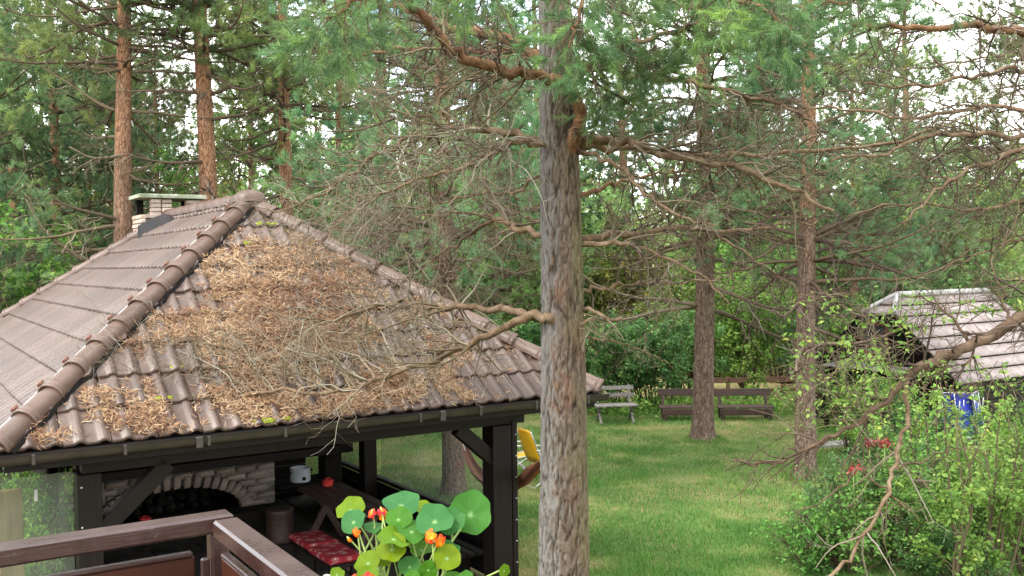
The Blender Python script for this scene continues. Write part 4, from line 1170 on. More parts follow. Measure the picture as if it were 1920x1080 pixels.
# living boughs drooping into the top of the view
for pts, tw in (
        ([(1050, -190, 8.0), (950, -150, 7.3), (820, -90, 6.6), (720, -30, 6.1), (650, 15, 5.8), (610, 40, 5.7)], (26, 120, 0)),
        ([(1050, -160, 8.0), (880, -130, 7.4), (760, -90, 6.9), (660, -40, 6.5), (600, 0, 6.3)], (20, 80, 0)),
        ([(1050, -150, 8.0), (1090, -90, 7.3), (1100, -30, 6.9), (1080, 40, 6.7), (1070, 85, 6.6)], (22, 90, 0)),
        ([(1050, -170, 8.0), (1160, -110, 7.3), (1280, -60, 6.8), (1380, 0, 6.4), (1450, 30, 6.2), (1490, 60, 6.1)], (28, 130, 0)),
        ([(1050, -150, 8.0), (1180, -100, 7.6), (1300, -60, 7.3), (1400, -20, 7.0), (1500, 10, 6.8), (1600, 10, 6.6)], (22, 90, 0)),
        ([(1050, -150, 8.0), (1140, -70, 7.7), (1200, -20, 7.5), (1280, 10, 7.3), (1330, 35, 7.2)], (14, 56, 0)),
        ([(1050, -150, 8.0), (1300, -110, 7.7), (1500, -60, 7.4), (1650, -20, 7.2), (1760, 10, 7.0)], (22, 80, 0)),
        ([(1050, -120, 8.0), (960, -60, 7.9), (880, -20, 7.8), (830, 10, 7.8)], (14, 60, 0))):
    limb(NP, TE, pts, 0.026, 0.006, tw=tw, L=(0.22, 0.62), tint=(0.3, 0.15), curl=0.22, grav=-0.04, tr=(0.35, 1), tuft=2.5, mat='limb_orange')
for o, src, k in NEEDLE_SRC:
    n = int(len(src) * k)
    idx = rng.integers(0, len(src), n)
    t = np.where(rng.random(n) < .4, 1.0, rng.uniform(0.25, 1, n)) * (src.shape[1] - 1) * .999
    i = t.astype(int); fr = (t - i)[:, None]
    pos = src[idx, i] * (1 - fr) + src[idx, i + 1] * fr
    ax = nrm(src[idx, i + 1] - src[idx, i]) + rng.normal(0, .35, (n, 3)) + np.array([0, 0, .15])
    m = MB(); inst(m, TN, tri_faces(TN), pos, frames(ax), rng.uniform(.75, 1.15, n), np.clip(rng.normal(.45, .18, n) + .35 * (vnoise(pos[:, 0] * 2 + 30, pos[:, 1] * 2 + pos[:, 2] * 2 + 30, 6, 2) - .5) * 2, 0, 1))
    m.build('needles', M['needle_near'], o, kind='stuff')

# ------------------------------------------------------------------ pine prototypes
TM = tuft_template(13, 0.115, 0.12, 0.013, (0.5, 1.15), 2)
TF = tuft_template(6, 0.30, 0.22, 0.075, (0.5, 1.25), 3)

def grow_pine(seed, H, r0, live, spread, ntuft, tmpl=TM, dead_n=46, prim=110, far=False, low=1.3, droop=0.0, tsc=(0.8, 1.3)):
    global rng
    keep = rng; rng = np.random.default_rng(seed)
    K = 22
    z = np.concatenate([[-0.1, 0.0, 0.1, 0.25, 0.5], np.linspace(1.0, H, K - 5)])
    tl = np.stack([0.06 * np.sin(z * .45 + seed), 0.06 * np.sin(z * .37 + seed * 2), z], -1)
    tr_ = r0 * (1 - 0.92 * np.clip(z / H, 0, 1)) ** 0.75 + 0.42 * r0 * np.exp(-np.clip(z, 0, 9) * 6)
    trunk = MB(); tubes(trunk, tl, tr_, 6 if far else 14)
    def primary(n, z0, z1, lf, el):
        zz = rng.uniform(z0, z1, n)
        zz = np.round(zz / 0.45) * 0.45 + rng.normal(0, .05, n)
        az = rng.uniform(0, 2 * math.pi, n)
        e = el(zz) + rng.normal(0, .16, n)
        d = np.stack([np.cos(az) * np.cos(e), np.sin(az) * np.cos(e), np.sin(e)], -1)
        ln = lf(zz) * rng.uniform(.65, 1.15, n)
        Q = np.empty((n, 9, 3)); b = np.stack([np.interp(zz, z, tl[:, k]) for k in range(3)], -1); b[:, 2] = zz
        Q[:, 0] = b
        g = -0.05 + droop
        for k in range(1, 9):
            d = nrm(d + .10 * rng.normal(size=(n, 3)) + np.array([0, 0, g + (0.03 * k if k > 4 else 0)]))
            Q[:, k] = Q[:, k - 1] + d * (ln / 8)[:, None]
        rb = np.interp(zz, z, tr_) * 0.24 + 0.006
        return Q, rb[:, None] * np.linspace(1, .22, 9)[None]
    top = lambda zz: spread * np.clip(1.06 - (np.clip(zz - live, 0, None) / (H - live)) ** 1.4, .12, 1) * np.where(zz < live, .8, 1)
    QL, RL = primary(prim, live, H - .3, top, lambda q: np.interp(q, [live, H], [0.05, 0.85]))
    limbs = MB(); tubes(limbs, QL, RL, 5, np.full(len(QL), .38))
    S1, R1 = spawn(QL, RL, prim * (5 if far else 10), (0.2, 1), (spread * .18, spread * .36), (.5, 1.05), 5, .14, .02, .3, .5, flat=.5, up=.25)
    if not far:
        tubes(limbs, S1, np.maximum(R1, .004), 3, np.clip(rng.normal(.4, .15, len(S1)), 0, 1))
    S2, R2 = spawn(S1, R1, prim * (6 if far else 26), (0.25, 1), (spread * .07, spread * .17), (.4, 1.0), 3, .15, .05, .5, .6, flat=.6, up=.3)
    idx = rng.integers(0, len(S2), ntuft); t = rng.uniform(.3, 1.0, ntuft)[:, None]
    a, b = S2[idx, 1], S2[idx, 2]
    pos = a * (1 - t) + b * t
    ax = nrm(b - a) + rng.normal(0, .3, (ntuft, 3)) + np.array([0, 0, .35])
    clump = vnoise(pos[:, 0] * .9 + pos[:, 2] * .5 + 30, pos[:, 1] * .9 + pos[:, 2] * .7 + 30, seed, 2)
    ti = np.clip(.42 + (clump - .5) * 1.3 + rng.normal(0, .13, ntuft), 0, 1)
    crown = MB(); inst(crown, tmpl, tri_faces(tmpl), pos, frames(ax), rng.uniform(*tsc, ntuft), ti)
    dead = None
    if dead_n:
        QD, RD = primary(dead_n, low, live + 1.2, lambda q: spread * .85 * np.ones_like(q), lambda q: np.full_like(q, 0.02))
        dead = MB(); tubes(dead, QD, RD, 5, np.clip(rng.normal(.42, .15, len(QD)), 0, 1))
        D1, E1 = spawn(QD, RD, dead_n * 9, (.15, 1), (spread * .15, spread * .42), (.5, 1.1), 6, .25, -.03, .3, .5)
        tubes(dead, D1, np.maximum(E1, .004), 3, np.clip(rng.normal(.5, .2, len(D1)), 0, 1))
        D2, E2 = spawn(D1, E1, dead_n * 34, (.2, 1), (spread * .07, spread * .2), (.5, 1.1), 4, .3, -.02, .5, .7)
        tubes(dead, D2, np.maximum(E2, .0030), 3, np.clip(rng.normal(.55, .2, len(D2)), 0, 1))
    rng = keep
    return trunk, limbs, crown, dead

def pine_proto(key, needle, bark, **k):
    tk, lm, cr, dd = grow_pine(**k)
    p = {'trunk': tk.mesh('trunk', M[bark], True), 'limbs': lm.mesh('limbs', M['twig']), 'crown': cr.mesh('crown', M[needle])}
    if dd:
        p['dead_branches'] = dd.mesh('dead_branches', M['twig'])
    PROTO[key] = p
PROTO = {}
pine_proto('tall', 'needle', 'bark_red', seed=3, H=17, r0=0.235, live=8.2, spread=2.8, ntuft=8500, dead_n=26, low=2.6)
pine_proto('tall2', 'needle_blue', 'bark', seed=8, H=16, r0=0.22, live=3.9, spread=3.2, ntuft=11500, dead_n=20, low=2.4)
pine_proto('dense', 'needle_blue', 'bark_red', seed=14, H=14, r0=0.15, live=1.6, spread=3.0, ntuft=13500, dead_n=10, prim=150, low=.6)
pine_proto('dense2', 'needle', 'bark', seed=23, H=12, r0=0.14, live=2.4, spread=2.7, ntuft=12000, dead_n=16, prim=130, low=.6)

def plant_tree(key, px, d, label, sc=1.0, rz=0.0, group=None, name='pine_tree', base=None, parts=None, bark=None):
    b = at(px, 540, d) if base is None else np.array(base, float)
    b[2] = 0.0
    t = thing(name, label, 'tree', b, rz, group)
    t.scale = (sc, sc, sc)
    for nme, me in PROTO[key].items():
        if parts and nme not in parts:
            continue
        if bark and nme == 'trunk':
            me = me.copy(); me.materials.clear(); me.materials.append(M[bark])
        o = link(nme, me, t)
        if nme != 'trunk':
            o['kind'] = 'stuff'
    return t

# trees one can pick out
plant_tree('tall2', 845, 15.9, 'pine behind the pavilion with the hammock tied to its trunk', 0.86, 0.4, base=at_z(845, 930, 0))
plant_tree('tall2', 1320, 20.4, 'pine in front of the brown benches on the far lawn', 1.05, 2.1, base=at_z(1320, 826, 0))
plant_tree('tall2', 1515, 16.7, 'pine at the right of the lawn, left of the tiled cottage', 0.84, 3.6, base=at_z(1516, 898, 0))
plant_tree('tall', 240, 17.0, 'pine with grey brown trunk just left of the brick chimney', 0.85, 1.0, bark='bark')
plant_tree('tall', 388, 17.6, 'pine with orange trunk rising behind the brick chimney', 0.9, 4.4)
plant_tree('tall', 541, 21.5, 'slim pine standing behind the roof peak', 0.85, 2.7)
plant_tree('tall', 30, 24.0, 'slim orange trunked pine at the left edge', 0.75, 5.2)
plant_tree('dense2', 168, 27.0, 'thin pine between the left edge pine and the grey brown trunk', 0.9, 0.2)
for key, px, d, label, sc, rz in (
        ('dense', -50, 18.5, 'dense blue green pine cut by the left edge', 0.95, 0.5),
        ('dense', 105, 21.0, 'dense blue green pine with layered boughs behind the left roof slope', 1.0, 2.0),
        ('dense2', 300, 26.0, 'bushy pine seen between the two trunks beside the chimney', 0.85, 3.0),
        ('dense', 215, 32.0, 'dark dense pine far behind the chimney', 1.25, 4.0),
        ('dense2', 470, 25.0, 'bushy pine behind the roof peak, right of the orange trunk', 0.95, 1.2),
        ('dense', 640, 27.0, 'dense pine behind the right hip of the pavilion roof', 0.85, 5.0),
        ('tall', 720, 30.0, 'pale needled pine deep in the wood behind the right roof hip', 1.0, 0.9),
        ('dense2', 930, 29.0, 'bushy pine between the hammock pine and the big near trunk', 0.95, 2.2),
        ('tall2', 1010, 34.0, 'pine hidden behind the big near trunk', 0.95, 3.3),
        ('tall', 1170, 36.0, 'slim pine behind the grey slatted bench', 0.95, 4.1),
        ('tall2', 1430, 37.0, 'pine far behind the brown benches', 0.9, 5.5),
        ('dense', 1600, 27.0, 'dense pine behind the cottage gable', 0.80, 1.1),
        ('tall2', 1700, 31.0, 'pine rising behind the cottage roof ridge', 0.85, 2.6),
        ('dense2', 1830, 30.0, 'bushy pine behind the right end of the cottage roof', 0.75, 0.1),
        ('tall', 1960, 24.0, 'pine cut by the right edge behind the cottage', 0.9, 3.9)):
    plant_tree(key, px, d, label, sc, rz)

# the wood behind reads as one mass
def far_woods():
    m1, m2 = MB(), MB()
    protos = [grow_pine(seed=s, H=h_, r0=.16, live=lv, spread=3.3, ntuft=2000, tmpl=TF, dead_n=0, prim=70, far=True) for s, h_, lv in ((41, 14, 2.0), (42, 15, 3.4), (43, 12, 1.2))]
    for k in range(40):
        px = -150 + k * 56 + random.uniform(-20, 20); d = random.uniform(35, 52)
        b = at(px, 540, d); b[2] = max(0, math.hypot(b[0], b[1]) - 45) * .05
        sc = random.uniform(.75, 1.0) * (0.62 if px > 1430 else 0.80 if px > 1000 else 0.62 if 230 < px < 420 else 1.0); a = random.uniform(0, 6.28)
        tk, lm, cr, _d = protos[k % 3]
        Rm = np.array([[math.cos(a), -math.sin(a), 0], [math.sin(a), math.cos(a), 0], [0, 0, 1]])
        for src, dst in ((tk, m2), (cr, m1)):
            off = 0
            V = np.concatenate(src.v) @ Rm.T * sc + b
            fs = list(src.f)
            dst.v.append(V); dst.t.append(np.concatenate(src.t) + (0 if dst is m2 else random.uniform(-.15, .1)))
            for f in fs:
                dst.f.append(f + dst.n)
            dst.n += len(V)
    m3 = MB()
    st_, lf_ = grow_bush(61, 9.0, 4.2, 5200, .34, stems=20, full=False)
    st2, lf2 = grow_bush(62, 7.0, 4.5, 5200, .34, stems=20, full=False)
    for k in range(17):
        px = random.uniform(880, 2000) if k < 12 else random.uniform(-50, 850); d = random.uniform(33, 44)
        b = at(px, 540, d); b[2] = max(0, math.hypot(b[0], b[1]) - 45) * .05
        sc = random.uniform(.75, 1.1); a = random.uniform(0, 6.28)
        Rm = np.array([[math.cos(a), -math.sin(a), 0], [math.sin(a), math.cos(a), 0], [0, 0, 1]])
        src = (lf_, lf2)[k % 2]
        V = np.concatenate(src.v) @ Rm.T * sc + b
        m3.v.append(V); m3.t.append(np.clip(np.concatenate(src.t) + random.uniform(-.2, .2), 0, 1))
        for f in src.f:
            m3.f.append(f + m3.n)
        m3.n += len(V)
    w_ = thing('far_woods', 'far pine wood that closes the view behind the garden', 'woods')
    w_['kind'] = 'stuff'
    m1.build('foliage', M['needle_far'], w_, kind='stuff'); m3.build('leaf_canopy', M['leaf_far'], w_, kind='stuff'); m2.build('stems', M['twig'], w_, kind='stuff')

# ------------------------------------------------------------------ bushes and leafy plants
def grow_bush(seed, H, R, nleaf, ls, stems=16, wig=.14, tall=1.0, up=.5, full=True):
    global rng
    keep = rng; rng = np.random.default_rng(seed)
    n = stems
    az = rng.uniform(0, 2 * math.pi, n); rr = rng.uniform(0, .25, n) * R
    Q = np.empty((n, 9, 3)); Q[:, 0] = np.stack([np.cos(az) * rr, np.sin(az) * rr, np.full(n, -.03)], -1)
    d = nrm(np.stack([np.cos(az) * rng.uniform(.1, 1, n) * R / H, np.sin(az) * rng.uniform(.1, 1, n) * R / H, np.ones(n)], -1))
    ln = rng.uniform(.7, 1.1, n) * math.hypot(H, R * .6)
    for k in range(1, 9):
        d = nrm(d + wig * rng.normal(size=(n, 3)) + np.array([0, 0, -.02])); Q[:, k] = Q[:, k - 1] + d * (ln / 8)[:, None]
    RR = np.full((n, 1), .008 + .006 * H) * np.linspace(1, .3, 9)[None]
    st = MB(); tubes(st, Q, RR, 5, np.full(n, .35))
    P1, R1 = spawn(Q, RR, n * 9, (.15, 1), (R * .3, R * .75), (.5, 1.1), 6, .2, .02, .3, .5, up=.3)
    P2, R2 = spawn(P1, R1, n * 30, (.2, 1), (R * .14, R * .34), (.5, 1.1), 4, .2, .02, .4, .6)
    tubes(st, P1, np.maximum(R1, .003), 3, np.clip(rng.normal(.35, .12, len(P1)), 0, 1))
    tubes(st, P2, np.maximum(R2, .002), 3, np.clip(rng.normal(.35, .12, len(P2)), 0, 1))
    pos, _ = on_lines(P2, nleaf, (.1, 1)); pos = pos + rng.normal(0, ls * .5, pos.shape)
    pos[:, 2] = np.maximum(pos[:, 2], .03)
    cl = vnoise(pos[:, 0] * 2.2 + pos[:, 2] + 20, pos[:, 1] * 2.2 + pos[:, 2] * 1.4 + 20, seed, 2)
    ti = np.clip(.45 + (cl - .5) * .9 + rng.normal(0, .15, nleaf), 0, 1)
    lf = MB(); inst(lf, LEAF if full else LEAF[:4], LEAFF if full else LEAF2F, pos, leaf_frames(nleaf, up), rng.uniform(.6, 1.25, nleaf) * ls, ti)
    rng = keep
    return st, lf

def bush_proto(key, leaf, **k):
    st, lf = grow_bush(**k)
    PROTO[key] = {'stems': st.mesh('stems', M['twig']), 'foliage': lf.mesh('foliage', M[leaf])}
far_woods()
bush_proto('hazel', 'leaf', seed=51, H=3.2, R=1.7, nleaf=14000, ls=.10, full=False)
bush_proto('broad', 'leaf_dark', seed=52, H=2.6, R=1.8, nleaf=14000, ls=.11, full=False)
bush_proto('yellow', 'leaf_yellow', seed=53, H=4.2, R=1.8, nleaf=9000, ls=.11, full=False)
bush_proto('garden', 'leaf', seed=54, H=1.5, R=0.9, nleaf=6200, ls=.058)
bush_proto('garden2', 'leaf_dark', seed=55, H=1.2, R=0.95, nleaf=7500, ls=.055)
bush_proto('low', 'leaf', seed=56, H=0.55, R=0.6, nleaf=2600, ls=.055, full=False)
bush_proto('sapling', 'leaf', seed=57, H=2.4, R=0.55, nleaf=1500, ls=.075, stems=5)

def plant_bush(key, px, d, label, sc=1.0, rz=0.0, name='shrub', base=None, sz=1.0, cat='shrub'):
    b = at(px, 540, d) if base is None else np.array(base, float)
    b[2] = 0.0
    t = thing(name, label, cat, b, rz); t.scale = (sc, sc, sc * sz)
    for nme, me in PROTO[key].items():
        link(nme, me, t, 'stuff')
    return t
for key, px, d, label, sc, rz, sz in (
        ('broad', 1130, 25.2, 'dark leafy bush right behind the grey slatted bench', 0.95, 0.3, 1.0),
        ('broad', 1215, 25.6, 'dark green bush between the grey bench and the brown benches', 0.9, 2.2, 1.1),
        ('hazel', 1290, 27.5, 'light green bush behind the pine on the far lawn', 1.0, 1.2, 1.0),
        ('hazel', 1400, 26.8, 'bright green leafy bush behind the right brown bench', 0.95, 3.2, 1.15),
        ('hazel', 1465, 30.0, 'pale green bush behind the fence, left of the right hand pine', 1.0, 4.3, 1.05),
        ('hazel', 1340, 32.0, 'tall light green bush deep behind the brown benches', 1.35, 5.3, 1.1),
        ('yellow', 1140, 33.0, 'yellowing small tree behind the big near trunk', 1.15, 0.8, 1.0),
        ('yellow', 1225, 35.0, 'yellow green small tree left of the far lawn pine', 1.0, 3.8, 1.1),
        ('broad', 985, 26.5, 'dark bush behind the yellow folding chairs', 1.0, 5.0, 0.9),
        ('broad', 860, 27.0, 'dark bush on the lawn edge behind the hammock pine', 1.0, 1.6, 0.9),
        ('hazel', 700, 29.0, 'green bush at the lawn edge seen under the pavilion roof', 1.0, 1.0, 0.8),
        ('hazel', 30, 17.5, 'feathery green bush beyond the left roof slope', 1.15, 2.0, 1.05),
        ('hazel', 370, 23.0, 'bright green bush glimpsed behind the brick chimney', 1.3, 0.4, 1.25),
        ('hazel', 560, 24.5, 'bright green bush glimpsed right of the roof peak', 1.2, 4.0, 1.2),
        ('yellow', 330, 33.0, 'yellow green tree top behind the two trunks by the chimney', 1.6, 2.0, 1.3),
        ('hazel', 1620, 24.5, 'light green bush left of the cottage gable', 0.8, 1.0, 0.9),
        ('broad', 1760, 27.0, 'dark bush behind the cottage', 1.2, 2.0, 1.2),
        ('hazel', 1545, 29.0, 'pale green bush behind the right hand pine', 1.2, 2.9, 1.1)):
    plant_bush(key, px, d, label, sc, rz, sz=sz)
plant_bush('garden', 0, 0, 'added leafy bush imitating a green reflection in the glass screen left of the post', 0.72, 1.0, base=pav(0.25, 2.1), sz=1.7)  # bush added behind the pane to imitate greenery reflected in it
plant_bush('garden', 0, 0, 'leafy bush against the left side wall of the pavilion', 0.8, 3.0, base=pav(0.1, 3.3), sz=1.6)
# garden plants at the lower right
for key, px, d, label, sc, rz, sz in (
        ('garden2', 1625, 12.6, 'dark leafy rose bush with a red bloom at the lawn edge', 0.95, 0.2, 1.15),
        ('garden', 1700, 11.9, 'leafy green bush behind the pale drooping stem', 0.95, 1.2, 0.95),
        ('garden', 1830, 12.6, 'bright green garden bush at the lower right', 0.95, 2.4, 1.05),
        ('garden2', 1790, 11.2, 'dark low bush in the bottom right corner', 0.7, 3.1, 0.75),
        ('garden', 1930, 11.6, 'bright green bush cut by the lower right edge', 1.0, 4.0, 1.3),
        ('garden2', 1915, 14.5, 'dark bush at the right edge before the cottage', 0.8, 5.0, 1.0),
        ('garden', 1740, 15.2, 'loose green bush between the lawn and the flagstones', 0.8, 0.7, 1.0),
        ('garden2', 1560, 13.0, 'small leafy bush left of the rose bush', 0.6, 1.9, 0.8),
        ('low', 1520, 11.9, 'low leafy plant in the grass at the bottom edge', 1.0, 0.9, 1.0),
        ('low', 1590, 11.7, 'low leafy plant right of the bottom edge plant', 1.2, 2.9, 1.2),
        ('garden2', 1690, 18.2, 'dark bush beside the cottage porch', 0.9, 2.9, 1.25),
        ('garden', 1600, 18.8, 'loose green bush before the cottage gable', 0.9, 0.9, 1.3),
        ('garden2', 1745, 17.8, 'dark bush left of the folded blue chairs', 0.7, 4.4, 1.0),
        ('garden', 1900, 17.0, 'green bush right of the folded blue chairs', 0.8, 5.4, 1.1)):
    plant_bush(key, px, d, label, sc, rz, sz=sz)
for px, d, label, sc, rz in ((1800, 10.6, 'thin upright sapling left of the lower right edge', .95, 1), (1870, 11.0, 'thin upright sapling at the lower right edge', .9, 3), (1640, 14.2, 'thin leafy sapling by the red blooms', 1.0, 2.2), (1735, 13.0, 'thin leafy sapling behind the drooping stem', 1.0, 5.2)):
    plant_bush('sapling', px, d, label, sc, rz, name='sapling', cat='sapling')
# weeds along the far lawn edge: ground cover
def weeds():
    m = MB(); n = 9000
    x = rng.uniform(-4, 9.5, n); y = 24.6 + rng.normal(0, .5, n) + .25 * np.sin(x * 1.7)
    z = np.abs(rng.normal(0, .22, n)) + .03
    ti = np.clip(rng.normal(.5, .2, n), 0, 1)
    inst(m, LEAF[:4], LEAF2F, np.stack([x, y, z], -1), leaf_frames(n, .4), rng.uniform(.05, .13, n), ti)
    o = m.build('weeds', M['leaf'], kind='stuff'); tag(o, 'leafy weeds along the far edge of the lawn', 'weeds')
weeds()
# red blooms
def bloom(px, py, d, label, n, r):
    t = thing('rose_bloom', label, 'flower', at(px, py, d))
    m = MB()
    k = n
    p = rng.normal(0, 1, (k, 3)) * np.array([r, r, r * .7])
    inst(m, LEAF, LEAFF, p, leaf_frames(k, .2), rng.uniform(.03, .055, k), rng.random(k))
    m.build('petals', M['petal'], t, kind='stuff')
    mb_ = MB(); L_ = np.linspace(0, 1, 7)[:, None]; tubes(mb_, np.array([0, 0, 0.0]) * (1 - L_) + np.array([.08, .12, -float(at(px, py, d)[2])]) * L_, np.full(7, .006), 5); mb_.build('stem', M['stem'], t)
M['petal'] = foliage('red_petals', [(0, (.13, .008, .014)), (.5, (.26, .025, .04)), (1, (.42, .11, .13))], trans=.25)
bloom(1600, 880, 11.7, 'deep red rose bloom over the lawn edge bush', 90, .042)
bloom(1658, 832, 12.2, 'pink red rose cluster left of the drooping stem', 90, .045)
bloom(1630, 830, 12.3, 'dull red rose cluster nearest the right hand pine', 70, .042)

# ------------------------------------------------------------------ leaning fruit tree at the right
FT = at(2160, 1300, 8.2); FT[2] = 0
ft = thing('fruit_tree', 'old fruit tree reaching in from the right with a bent brown bough', 'tree', FT)
m = MB(); L_ = smooth_line(np.array([[0, 0, -.05], [-.05, 0, 1.0], [-.1, 0.05, 2.2], [0.05, 0, 3.4], [.3, 0, 4.6]]), 20)
tubes(m, L_, np.linspace(.13, .05, 20), 12); m.build('trunk', M['bark'], ft, True)
FLB = lambda pts, r0, r1, **k: limb(ft, FT, pts, r0, r1, **k)
FLB([(2140, 500, 8.1), (2040, 540, 7.8), (1960, 580, 7.6), (1890, 612, 7.5), (1820, 645, 7.45), (1760, 672, 7.4), (1722, 690, 7.4), (1700, 712, 7.4)], .060, .034, tw=(12, 50, 120), L=(.2, .8), tint=(.3, .15), K=30, mat='limb_dark')
FLB([(1702, 708, 7.4), (1672, 742, 7.4), (1620, 785, 7.35), (1570, 815, 7.3), (1520, 838, 7.3), (1470, 862, 7.3), (1420, 868, 7.3), (1370, 862, 7.3)], .030, .006, tw=(18, 50, 90), L=(.2, .7), tint=(.35, .15), mat='limb_dark')
FLB([(1702, 708, 7.4), (1698, 760, 7.35), (1690, 820, 7.3), (1678, 870, 7.25), (1662, 915, 7.2), (1645, 965, 7.15), (1615, 1010, 7.1), (1580, 1055, 7.05), (1545, 1085, 7.0)], .020, .012, tw=(8, 16, 30), L=(.2, .7), tint=(.75, .12), mat='limb')
FLB([(1668, 915, 7.2), (1640, 905, 7.2), (1625, 890, 7.2), (1605, 860, 7.25)], .009, .004, tw=(4, 10, 0), L=(.15, .4), tint=(.7, .1), K=12)
FLB([(1660, 920, 7.2), (1690, 945, 7.2), (1715, 965, 7.2)], .009, .003, tw=(4, 10, 0), L=(.12, .3), tint=(.7, .1), K=12)
FLB([(1605, 878, 7.2), (1575, 915, 7.2), (1530, 945, 7.2), (1497, 958, 7.2), (1495, 970, 7.2), (1515, 985, 7.2)], .008, .003, tw=(3, 6, 0), L=(.1, .25), tint=(.4, .1), K=16, mat='limb_dark')
FLB([(1680, 880, 7.2), (1720, 870, 7.2), (1760, 850, 7.25), (1830, 835, 7.3)], .010, .003, tw=(6, 14, 0), L=(.15, .4), tint=(.4, .1), K=14, mat='limb_dark')
FLB([(1815, 640, 7.45), (1790, 600, 7.5), (1760, 575, 7.55), (1730, 560, 7.6), (1690, 553, 7.7)], .014, .004, tw=(12, 40, 80), L=(.2, .6), tint=(.35, .15), K=16, mat='limb_dark')
FLB([(1830, 640, 7.45), (1815, 680, 7.4), (1790, 715, 7.4), (1780, 745, 7.4)], .012, .004, tw=(10, 30, 60), L=(.2, .5), tint=(.35, .15), K=14, mat='limb_dark')
FLB([(1890, 612, 7.5), (1880, 560, 7.6), (1860, 500, 7.7), (1890, 430, 7.8)], .014, .004, tw=(12, 40, 90), L=(.2, .7), tint=(.3, .15), K=16, mat='limb_dark')
lv = []
for (x0, x1, y0, y1, d, n) in ((1480, 1720, 560, 800, 7.6, 520), (1720, 1920, 560, 620, 7.7, 120), (1560, 1720, 640, 760, 7.3, 240), (1720, 1900, 680, 780, 7.5, 200)):
    c_ = rng.uniform(0, 1, (max(6, n // 9), 2))
    for k in range(n):
        q = c_[rng.integers(len(c_))] + rng.normal(0, .05, 2)
        lv.append(at(x0 + (x1 - x0) * q[0], y0 + (y1 - y0) * q[1], d + rng.normal(0, .25)) - FT)
lv = np.array(lv); n = len(lv)
m = MB(); inst(m, LEAF, LEAFF, lv, leaf_frames(n, .5), rng.uniform(.035, .065, n), np.clip(rng.normal(.5, .22, n), 0, 1)); m.build('leaves', M['leaf'], ft, kind='stuff')
m = MB()
q0 = lv[rng.integers(0, n, 150)]
dd_ = nrm(rng.normal(size=(150, 3)) + np.array([.3, 0, -.5]))
PP = q0[:, None, :] + dd_[:, None, :] * np.linspace(-.12, .35, 5)[None, :, None] + rng.normal(0, .02, (150, 5, 3))
tubes(m, PP, np.full((150, 5), .0032), 3, np.clip(rng.normal(.35, .15, 150), 0, 1)); m.build('twigs', M['twig'], ft, kind='stuff')

# ------------------------------------------------------------------ bare pine at the right edge
RPB = at(2130, 1300, 9.6); RPB[2] = 0
rp_ = thing('pine_tree', 'pine just beyond the right edge filling the corner with bare twigs', 'tree', RPB)
m = MB(); L_ = smooth_line(np.array([[0, 0, -.05], [.03, 0, 2.0], [-.03, 0.03, 5], [0.0, 0, 9.0]]), 24)
tubes(m, L_, np.linspace(.20, .09, 24), 14); m.build('trunk', M['bark_red'], rp_, True)
RLB = lambda pts, r0, r1, **k: limb(rp_, RPB, pts, r0, r1, **k)
DK = dict(tint=(.34, .2), curl=.34, dens=.62)
RLB([(2120, 60, 9.5), (1990, 66, 9.0), (1900, 58, 8.6), (1820, 52, 8.3), (1740, 54, 8.1), (1660, 48, 7.9), (1600, 50, 7.8)], .055, .014, tw=(40, 190, 520), L=(.3, 1.0), mat='limb_orange', **DK)
RLB([(2120, 170, 9.5), (2000, 150, 9.2), (1900, 130, 8.9), (1800, 150, 8.7), (1700, 165, 8.5), (1620, 150, 8.4)], .030, .008, tw=(50, 240, 700), L=(.3, 1.05), **DK)
RLB([(2120, 300, 9.5), (2020, 275, 9.2), (1930, 262, 8.9), (1840, 250, 8.6), (1750, 256, 8.4), (1660, 285, 8.2), (1560, 300, 8.0)], .040, .009, tw=(54, 260, 760), L=(.3, 1.05), **DK)
RLB([(2120, 330, 9.5), (2010, 300, 9.1), (1930, 275, 8.8), (1860, 300, 8.5), (1800, 330, 8.3), (1740, 372, 8.1), (1690, 420, 7.9)], .034, .008, tw=(40, 200, 600), L=(.3, 1.0), **DK)
RLB([(2120, 420, 9.5), (2010, 400, 9.3), (1900, 380, 9.0), (1820, 390, 8.8), (1700, 380, 8.6), (1590, 400, 8.4)], .026, .007, tw=(44, 220, 640), L=(.3, 1.0), **DK)
RLB([(2120, 470, 9.5), (1990, 440, 9.3), (1900, 450, 9.1), (1830, 480, 9.0), (1760, 500, 8.9)], .024, .006, tw=(30, 140, 400), L=(.25, .9), **DK)
RLB([(2120, 240, 9.5), (2000, 220, 10.0), (1850, 200, 10.5), (1700, 220, 11), (1560, 200, 11.4), (1480, 215, 11.6)], .030, .008, tw=(50, 260, 760), L=(.35, 1.2), **DK)
NEEDLE_SRC.clear()
RLB([(2120, 120, 9.5), (1980, 100, 10.5), (1850, 110, 11.2), (1700, 130, 11.8), (1600, 120, 12.2)], .026, .006, tw=(36, 160, 0), L=(.3, .9), tint=(.3, .15), tuft=2.6)
RLB([(2120, 300, 9.5), (1980, 330, 10.5), (1850, 350, 11.2), (1740, 330, 11.8), (1640, 340, 12.2)], .026, .006, tw=(36, 160, 0), L=(.3, .9), tint=(.3, .15), tuft=2.6)
for o, src, k in NEEDLE_SRC:
    n = int(len(src) * k); idx = rng.integers(0, len(src), n)
    pos = src[idx, -1] + rng.normal(0, .02, (n, 3)); ax = nrm(src[idx, -1] - src[idx, -2]) + rng.normal(0, .4, (n, 3))
    m = MB(); inst(m, TM, tri_faces(TM), pos, frames(ax), rng.uniform(.6, 1.0, n), np.clip(rng.normal(.45, .25, n), 0, 1)); m.build('needles', M['needle_near'], o, kind='stuff')

# ------------------------------------------------------------------ cottage at the right
CG = np.array([7.10, 23.0, 0.0])                 # far end of the gable
ctg = thing('cottage', 'small dark timber cottage with pale tiled half hipped roof', 'cottage', CG, YAW - math.pi / 2)
